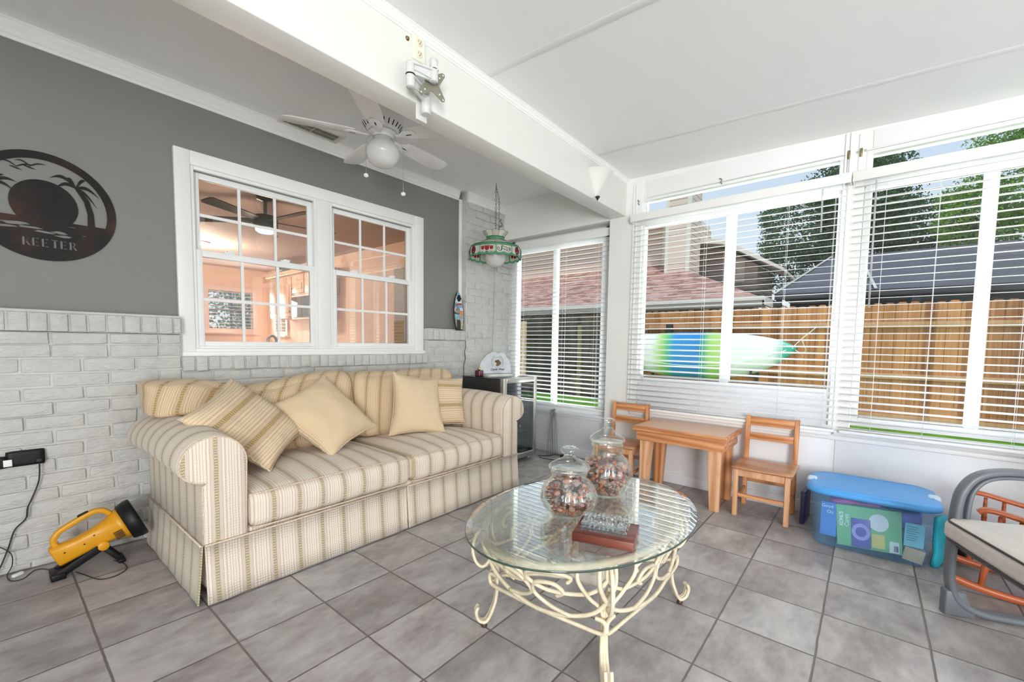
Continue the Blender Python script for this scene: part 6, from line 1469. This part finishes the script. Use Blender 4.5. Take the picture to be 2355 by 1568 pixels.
# kayak
kyk = thing('kayak', 'white, green and blue kayak hung on its side along the cedar fence', 'kayak', (8.50, -.62, .98)); g = MB(); nK, nS = 48, 24; Lk = 1.66
for i in range(nK + 1):
    s_ = -1 + 2 * i / nK; e = max(0, 1 - abs(s_) ** 2.6) ** .72; hz_ = .425 * e + .004; dx = .20 * (max(0, 1 - abs(s_) ** 4)) + .004; cz_ = .98 - .005 + .17 * abs(s_) ** 3 * (1 if s_ < 0 else 1) * .9 - .06 * (1 - s_ ** 2) * 0
    for k in range(nS):
        t_ = 2 * PI * k / nS; g.V.append(Vector((8.55 - dx * math.cos(t_) * (1 if math.cos(t_) > 0 else .55), -.62 + s_ * Lk, cz_ + hz_ * math.copysign(abs(math.sin(t_)) ** .85, math.sin(t_)))))
for i in range(nK):
    for k in range(nS): j = (k + 1) % nS; g._f([i * nS + k, i * nS + j, (i + 1) * nS + j, (i + 1) * nS + k], True)
g._f(list(range(nS))[::-1]); g._f([nK * nS + k for k in range(nS)])
m, t, b = newmat('kayak_plastic'); setb(b, None, .35); v = coords(t); sp = N(t, 'ShaderNodeSeparateXYZ'); t.links.new(v, sp.inputs[0])
mr = N(t, 'ShaderNodeMapRange'); t.links.new(sp.outputs[1], mr.inputs[0]); mr.inputs[1].default_value = 1.66; mr.inputs[2].default_value = -1.66
r = ramp(t, [(0, (.80, .84, .82)), (.28, (.84, .86, .82)), (.335, (.38, .62, .16)), (.375, (.10, .45, .20)), (.41, (.03, .28, .62)), (.54, (.03, .22, .58)), (.565, (.02, .30, .26)), (.61, (.36, .60, .15)), (.68, (.42, .64, .20)), (.72, (.82, .85, .80)), (.90, (.80, .84, .82)), (.95, (.06, .42, .30)), (1, (.03, .35, .24))]); t.links.new(mr.outputs[0], r.inputs[0]); t.links.new(r.outputs[0], b.inputs['Base Color'])
g.build('hull', m, kyk, True)
g = MB(); g.tube([(8.34 + .0 * i, -.62 + s_ * Lk * .93, .98 + .12 * abs(s_) ** 3 - .20 * (1 - s_ ** 2)) for i, s_ in enumerate([-1 + 2 * k / 20 for k in range(21)])], .008, 6); 
for hy in (-1.65, .30):
    gg = MB(); gg.beam((8.42, hy, .62), (8.96, hy, .62), .05, .04).beam((8.42, hy, .60), (8.42, hy, .76), .05, .03).beam((8.97, hy, .50), (8.97, hy, 1.3), .05, .03)
    tag(gg.build('kayak_hanger', plain('black_bracket', (.03, .03, .03), .6)), 'dark bracket holding the kayak to the fence under its ' + ('right half' if hy < 0 else 'left half'), 'bracket', 'brackets under the kayak')
g.build('chine_line', plain('white_kayak_line', (.85, .87, .85), .4), kyk, True)
g = MB(); g.tube(spline([(8.52, -2.24, 1.16), (8.7, -2.34, 1.30), (8.86, -2.52, 1.50)], 5), .007, 6); g.tube(spline([(8.52, -2.22, 1.14), (8.6, -2.33, 1.06), (8.62, -2.40, 1.10), (8.6, -2.34, 1.28)], 5), .007, 6); tag(g.build('rope', plain('white_rope', (.75, .75, .72), .8)), 'white rope tied from the right tip of the kayak to the fence', 'rope')

# neighbours house
def siding(name, c, step=.19):
    m, t, b = newmat(name); setb(b, None, .75); v = coords(t); sp = N(t, 'ShaderNodeSeparateXYZ'); t.links.new(v, sp.inputs[0]); fz = math_(t, 'FRACT', math_(t, 'DIVIDE', sp.outputs[2], step))
    r = ramp(t, [(0, tuple(x * .22 for x in c)), (.09, tuple(x * .30 for x in c)), (.11, c), (1, tuple(min(1, x * 1.03) for x in c))]); t.links.new(fz, r.inputs[0]); t.links.new(r.outputs[0], b.inputs['Base Color']); bump(t, b, fz, .5, .03); return m
M_sid = siding('pink_beige_siding', (.80, .62, .50)); M_sid2 = siding('tan_siding', (.40, .31, .24))
def shingles():
    m, t, b = newmat('red_brown_shingles'); setb(b, None, .9, spec=.1); c = N(t, 'ShaderNodeTexCoord'); mp = N(t, 'ShaderNodeMapping'); mp.inputs['Scale'].default_value = (1, 1, 1); t.links.new(c.outputs['Object'], mp.inputs[0])
    sp = N(t, 'ShaderNodeSeparateXYZ'); t.links.new(mp.outputs[0], sp.inputs[0]); row = math_(t, 'DIVIDE', sp.outputs[0], .115); fr = math_(t, 'FRACT', row); rr = math_(t, 'FLOOR', row)
    cm = N(t, 'ShaderNodeCombineXYZ'); t.links.new(math_(t, 'FLOOR', math_(t, 'ADD', math_(t, 'DIVIDE', sp.outputs[1], .26), math_(t, 'MULTIPLY', rr, .37))), cm.inputs[0]); t.links.new(rr, cm.inputs[1]); wn = N(t, 'ShaderNodeTexWhiteNoise', noise_dimensions='3D'); t.links.new(cm.outputs[0], wn.inputs['Vector'])
    k = math_(t, 'ADD', math_(t, 'MULTIPLY', wn.outputs['Value'], .6), math_(t, 'MULTIPLY', nz(t, c.outputs['Object'], 5, 4), .4)); r = ramp(t, [(.2, (.30, .155, .12)), (.5, (.50, .28, .23)), (.8, (.66, .42, .35))]); t.links.new(k, r.inputs[0])
    t.links.new(mixc(t, math_(t, 'LESS_THAN', fr, .16), r.outputs[0], (.16, .09, .075)), b.inputs['Base Color']); return m
M_shin = shingles(); M_fascia = plain('cream_fascia', (.80, .76, .66), .6, var=.02); M_hwall = plain('tan_brick_wall', (.22, .18, .135), .9, var=.35, scale=18)
hs = thing('neighbour_house', 'neighbours house with reddish shingle roof, beige siding and chimney beyond the fence', 'house', (14.0, 4.0, -.12))
rz_ = lambda x: 2.34 + .45 * (x - 12)
g = MB(); P = [(12, -1.15), (12, 14), (16.3, 14), (16.3, 2.95)]
top = [Vector((x, y, rz_(x))) for x, y in P]; b = len(g.V); g.V += top + [p - Vector((0, 0, .12)) for p in top]; g._f([0, 3, 2, 1]); g._f([4, 5, 6, 7])
for i in range(4): j = (i + 1) % 4; g._f([i, j, 4 + j, 4 + i])
b = len(g.V); tr_ = [Vector((12, -1.15, 2.34)), Vector((16.3, 2.95, rz_(16.3))), Vector((16.3, -1.15, 2.34 + .0))]; g.V += tr_; g._f([b, b + 2, b + 1])
g.build('roof', M_shin, hs, True)
g = MB(); g.box(11.94, 12.0, -1.20, 14, 2.16, 2.36).box(11.94, 16.3, -1.22, -1.16, 2.16, 2.36).box(11.86, 11.95, -1.20, 14, 2.27, 2.37); g.build('fascia', M_fascia, hs, True)
g = MB(); g.box(12.4, 16, -.80, 14, -.12, 2.2); g.build('wall', M_hwall, hs, True)
g = MB(); g.box(12.0, 12.4, -1.16, 14, 2.13, 2.16); g.build('soffit', plain('soffit_paint', (.45, .42, .35), .7), hs, True)
g = MB(); g.box(15.9, 20, 2.3, 14, 3.3, 6.05); g.build('upper_wall', M_sid, hs, True)
g = MB(); g.box(15.82, 15.92, 2.62, 2.80, 3.6, 5.75); g.build('corner_board', M_fascia, hs, True)
g = MB(); g.prism([(15.3, 5.62), (15.3, 5.82), (16.4, 6.25), (20, 6.25), (20, 6.05), (16.3, 5.95)], 2.35, 14, 'XZ'); g.build('eave', M_fascia, hs, True)
ch = MB(); ch.box(14.8, 15.95, 1.52, 2.30, 3.3, 7.2); cho = ch.build('chimney', siding('chimney_siding', (.84, .68, .57)), hs, True)
g = MB(); g.box(14.78, 14.9, 1.50, 1.63, 3.4, 7.2).box(14.78, 14.9, 2.22, 2.32, 3.4, 7.2).box(14.74, 16, 1.46, 2.36, 7.1, 7.25); g.build('chimney_trim', M_fascia, hs, True)
g = MB(); b = 0; g.prism([(-.10, 3.0), (-.10, 3.95), (.9, 4.62), (2.4, 4.9), (2.4, 3.0)], 17, 20, 'YZ'); g.build('rear_wall', M_sid2, hs, True)
g = MB(); g.prism([(-.95, 3.60), (-.95, 3.70), (.9, 4.85), (2.5, 5.12), (2.5, 4.95), (.9, 4.68)], 16.4, 20, 'YZ'); g.build('rear_eave', M_fascia, hs, True)
g = MB(); g.box(16.95, 17.02, .85, 1.02, 3.2, 4.55).box(16.97, 17.01, .30, .75, 3.4, 4.2); g.build('rear_trim', plain('rear_trim_mix', (.55, .47, .40), .6), hs, True)
# grey hipped canopy roof
gz = thing('patio_canopy', 'large dark grey hipped canopy roof with pale seams beyond the brown fence', 'canopy', (14.5, -5, -.12))
M_tarp = plain('grey_canopy', (.095, .095, .112), .6, var=.06, scale=3)
A0, A1, B0, B1 = (13.0, -1.23, 2.50), (13.0, -9.5, 2.50), (15.0, -2.26, 3.64), (15.0, -8.5, 3.68)
g = MB(); g.V += [Vector(p) for p in (A0, A1, B1, B0, (17, -1.23, 2.5), (17, -9.5, 2.5))]; g._f([0, 3, 2, 1]); g._f([0, 4, 3]); g._f([1, 2, 5]); g._f([4, 5, 2, 3]); g.build('canopy_roof', M_tarp, gz, True)
g = MB()
for p, q in ((A0, B0), ((13.0, -3.25, 2.505), (14.98, -2.85, 3.65)), ((13.0, -6.6, 2.505), (14.98, -5.7, 3.66))): g.beam(Vector(p) + Vector((-.03, 0, .01)), Vector(q) + Vector((-.03, 0, .02)), .055, .02)
g.build('seam', plain('pale_seam', (.55, .54, .50), .6), gz, True)
g = MB(); g.box(13.1, 16.9, -9.3, -1.35, -.12, .9); 
for y in (-1.4, -4.0, -6.6, -9.3): g.box(13.05, 13.17, y, y + .12, .9, 2.5)
g.box(13.0, 13.06, -9.5, -1.25, 2.36, 2.5); g.build('canopy_frame', plain('dark_frame', (.03, .03, .034), .6), gz, True)
g = MB(); g.box(14.6, 14.7, -9.3, -1.4, .9, 2.5); g.build('screen_wall', plain('dark_screen', (.035, .04, .045), .5), gz, True)
for y, z in ((-3.5, 2.35), (-4.9, 2.3)): pass
# trees
def leafm(name, a, b_):
    m, t, b = newmat(name); setb(b, None, .6, spec=.3); gi = N(t, 'ShaderNodeNewGeometry'); rr = N(t, 'ShaderNodeTexNoise'); rr.inputs['Scale'].default_value = 2.2; c = N(t, 'ShaderNodeTexCoord'); t.links.new(c.outputs['Object'], rr.inputs['Vector'])
    wn = N(t, 'ShaderNodeTexWhiteNoise', noise_dimensions='1D'); t.links.new(gi.outputs['Random Per Island'], wn.inputs['W'])
    k = math_(t, 'ADD', math_(t, 'MULTIPLY', rr.outputs['Fac'], .5), math_(t, 'MULTIPLY', wn.outputs['Value'], .5)); t.links.new(mixc(t, k, a, b_), b.inputs['Base Color'])
    o = t.nodes['Material Output']; ts = N(t, 'ShaderNodeBsdfTranslucent'); ts.inputs[0].default_value = (*b_, 1); mx = N(t, 'ShaderNodeMixShader'); mx.inputs[0].default_value = .25; t.links.new(b.outputs[0], mx.inputs[1]); t.links.new(ts.outputs[0], mx.inputs[2]); t.links.new(mx.outputs[0], o.inputs['Surface']); return m
M_bark = plain('bark', (.09, .065, .045), .9, var=.3)
def tree(label, blobs, base, n, mat, size=.10, group='trees beyond the fence'):
    t = thing('tree', label, 'tree', base, group=group); rng = np.random.RandomState(int(abs(base[1]) * 100) + n)
    vol = np.array([b[3] * b[4] * b[5] for b in blobs]); cnt = (n * vol / vol.sum()).astype(int); P = []
    for (cx, cy, cz, rx, ry, rz2), c in zip(blobs, cnt):
        d = rng.normal(size=(c, 3)); d /= np.linalg.norm(d, axis=1)[:, None]; r = rng.uniform(.35, 1, c) ** .5; p = d * r[:, None]
        # clumping
        ph = np.sin(p[:, 0] * 9 + cx) + np.sin(p[:, 1] * 8 + cy * 3) + np.sin(p[:, 2] * 9 + cz * 2); keep = (ph + rng.normal(size=c) * .6) > -1.15; p = p[keep] * (1 + .10 * ph[keep][:, None])
        P.append(p * np.array([rx, ry, rz2]) + np.array([cx, cy, cz]))
    P = np.concatenate(P); c = len(P); a = rng.normal(size=(c, 3)); a /= np.linalg.norm(a, axis=1)[:, None]; q = rng.normal(size=(c, 3)); q -= (q * a).sum(1)[:, None] * a; q /= np.linalg.norm(q, axis=1)[:, None]
    s_ = size * rng.uniform(.6, 1.3, (c, 1)); V = np.stack([P - a * s_, P + q * s_ * .45, P + a * s_, P - q * s_ * .45], 1).reshape(-1, 3) - np.array(base)
    me = bpy.data.meshes.new('foliage'); me.vertices.add(c * 4); me.vertices.foreach_set('co', V.ravel()); me.loops.add(c * 4); me.loops.foreach_set('vertex_index', np.arange(c * 4, dtype=np.int32)); me.polygons.add(c); me.polygons.foreach_set('loop_start', np.arange(0, c * 4, 4, dtype=np.int32)); me.polygons.foreach_set('loop_total', np.full(c, 4, dtype=np.int32)); me.update(); me.validate(); me.materials.append(mat)
    o = bpy.data.objects.new('foliage', me); COL.objects.link(o); o.parent = t
    g = MB(); top = max(b[2] for b in blobs); g.tube([(base[0], base[1], base[2]), (base[0] + .1, base[1], base[2] + 2), (base[0], base[1] + .1, top)], [.22, .17, .05], 10)
    for (cx, cy, cz, *_r) in blobs: g.tube([(base[0] + .05, base[1] + .05, max(base[2] + 1.6, cz - 2.2)), (cx, cy, cz)], [.09, .03], 7)
    g.build('trunk', M_bark, t, True); return t
Lf1 = leafm('dark_leaves', (.030, .075, .028), (.12, .22, .085)); Lf2 = leafm('bright_leaves', (.05, .15, .015), (.34, .58, .07)); Lf3 = leafm('pale_leaves', (.06, .13, .06), (.22, .33, .17))
tree('tall dark green leafy tree standing behind the grey canopy, filling the middle of the windows', [(20, -.9, 5.7, 1.7, 1.45, 1.6), (20, -2.7, 6.5, 1.7, 1.5, 1.5), (20, -.5, 4.3, 1.1, 1.0, .9), (20.3, -2.6, 4.8, 1.7, 1.5, 1.4), (20, -2.3, 7.5, 1.0, 1.0, .6), (20.2, -3.5, 7.2, .9, .8, .8)], (20, -1.9, -.12), 46000, Lf1, .058)
tree('lower dark leafy tree between the tall dark tree and the bright green one', [(19, -4.3, 4.9, 1.2, 1.3, 1.2), (19, -3.3, 5.2, 1.0, 1.0, 1.2), (19, -5.0, 4.3, 1.0, .9, .8)], (19, -4.2, -.12), 20000, Lf1, .055)
tree('bright green sunlit tree at the right edge beyond the canopy', [(17, -6.2, 5.6, 1.4, 1.3, 1.5), (17, -5.2, 4.7, 1.0, .9, 1.0), (17, -7.4, 5.4, 1.5, 1.4, 1.8), (17, -5.9, 6.8, 1.0, .9, .7), (16.6, -6.6, 4.1, 1.1, 1.3, .8)], (17.5, -6.6, -.12), 60000, Lf2, .042)
tree('green garden tree outside the far kitchen window', [(4.5, 11.0, 2.2, 2.0, 1.2, 1.7), (6.2, 11.5, 2.6, 1.6, 1.2, 1.6)], (5.2, 11.2, -.12), 16000, Lf3, .06, group='trees outside the kitchen')

for o in bpy.data.objects:
    if '_m_inv' in o: del o['_m_inv']
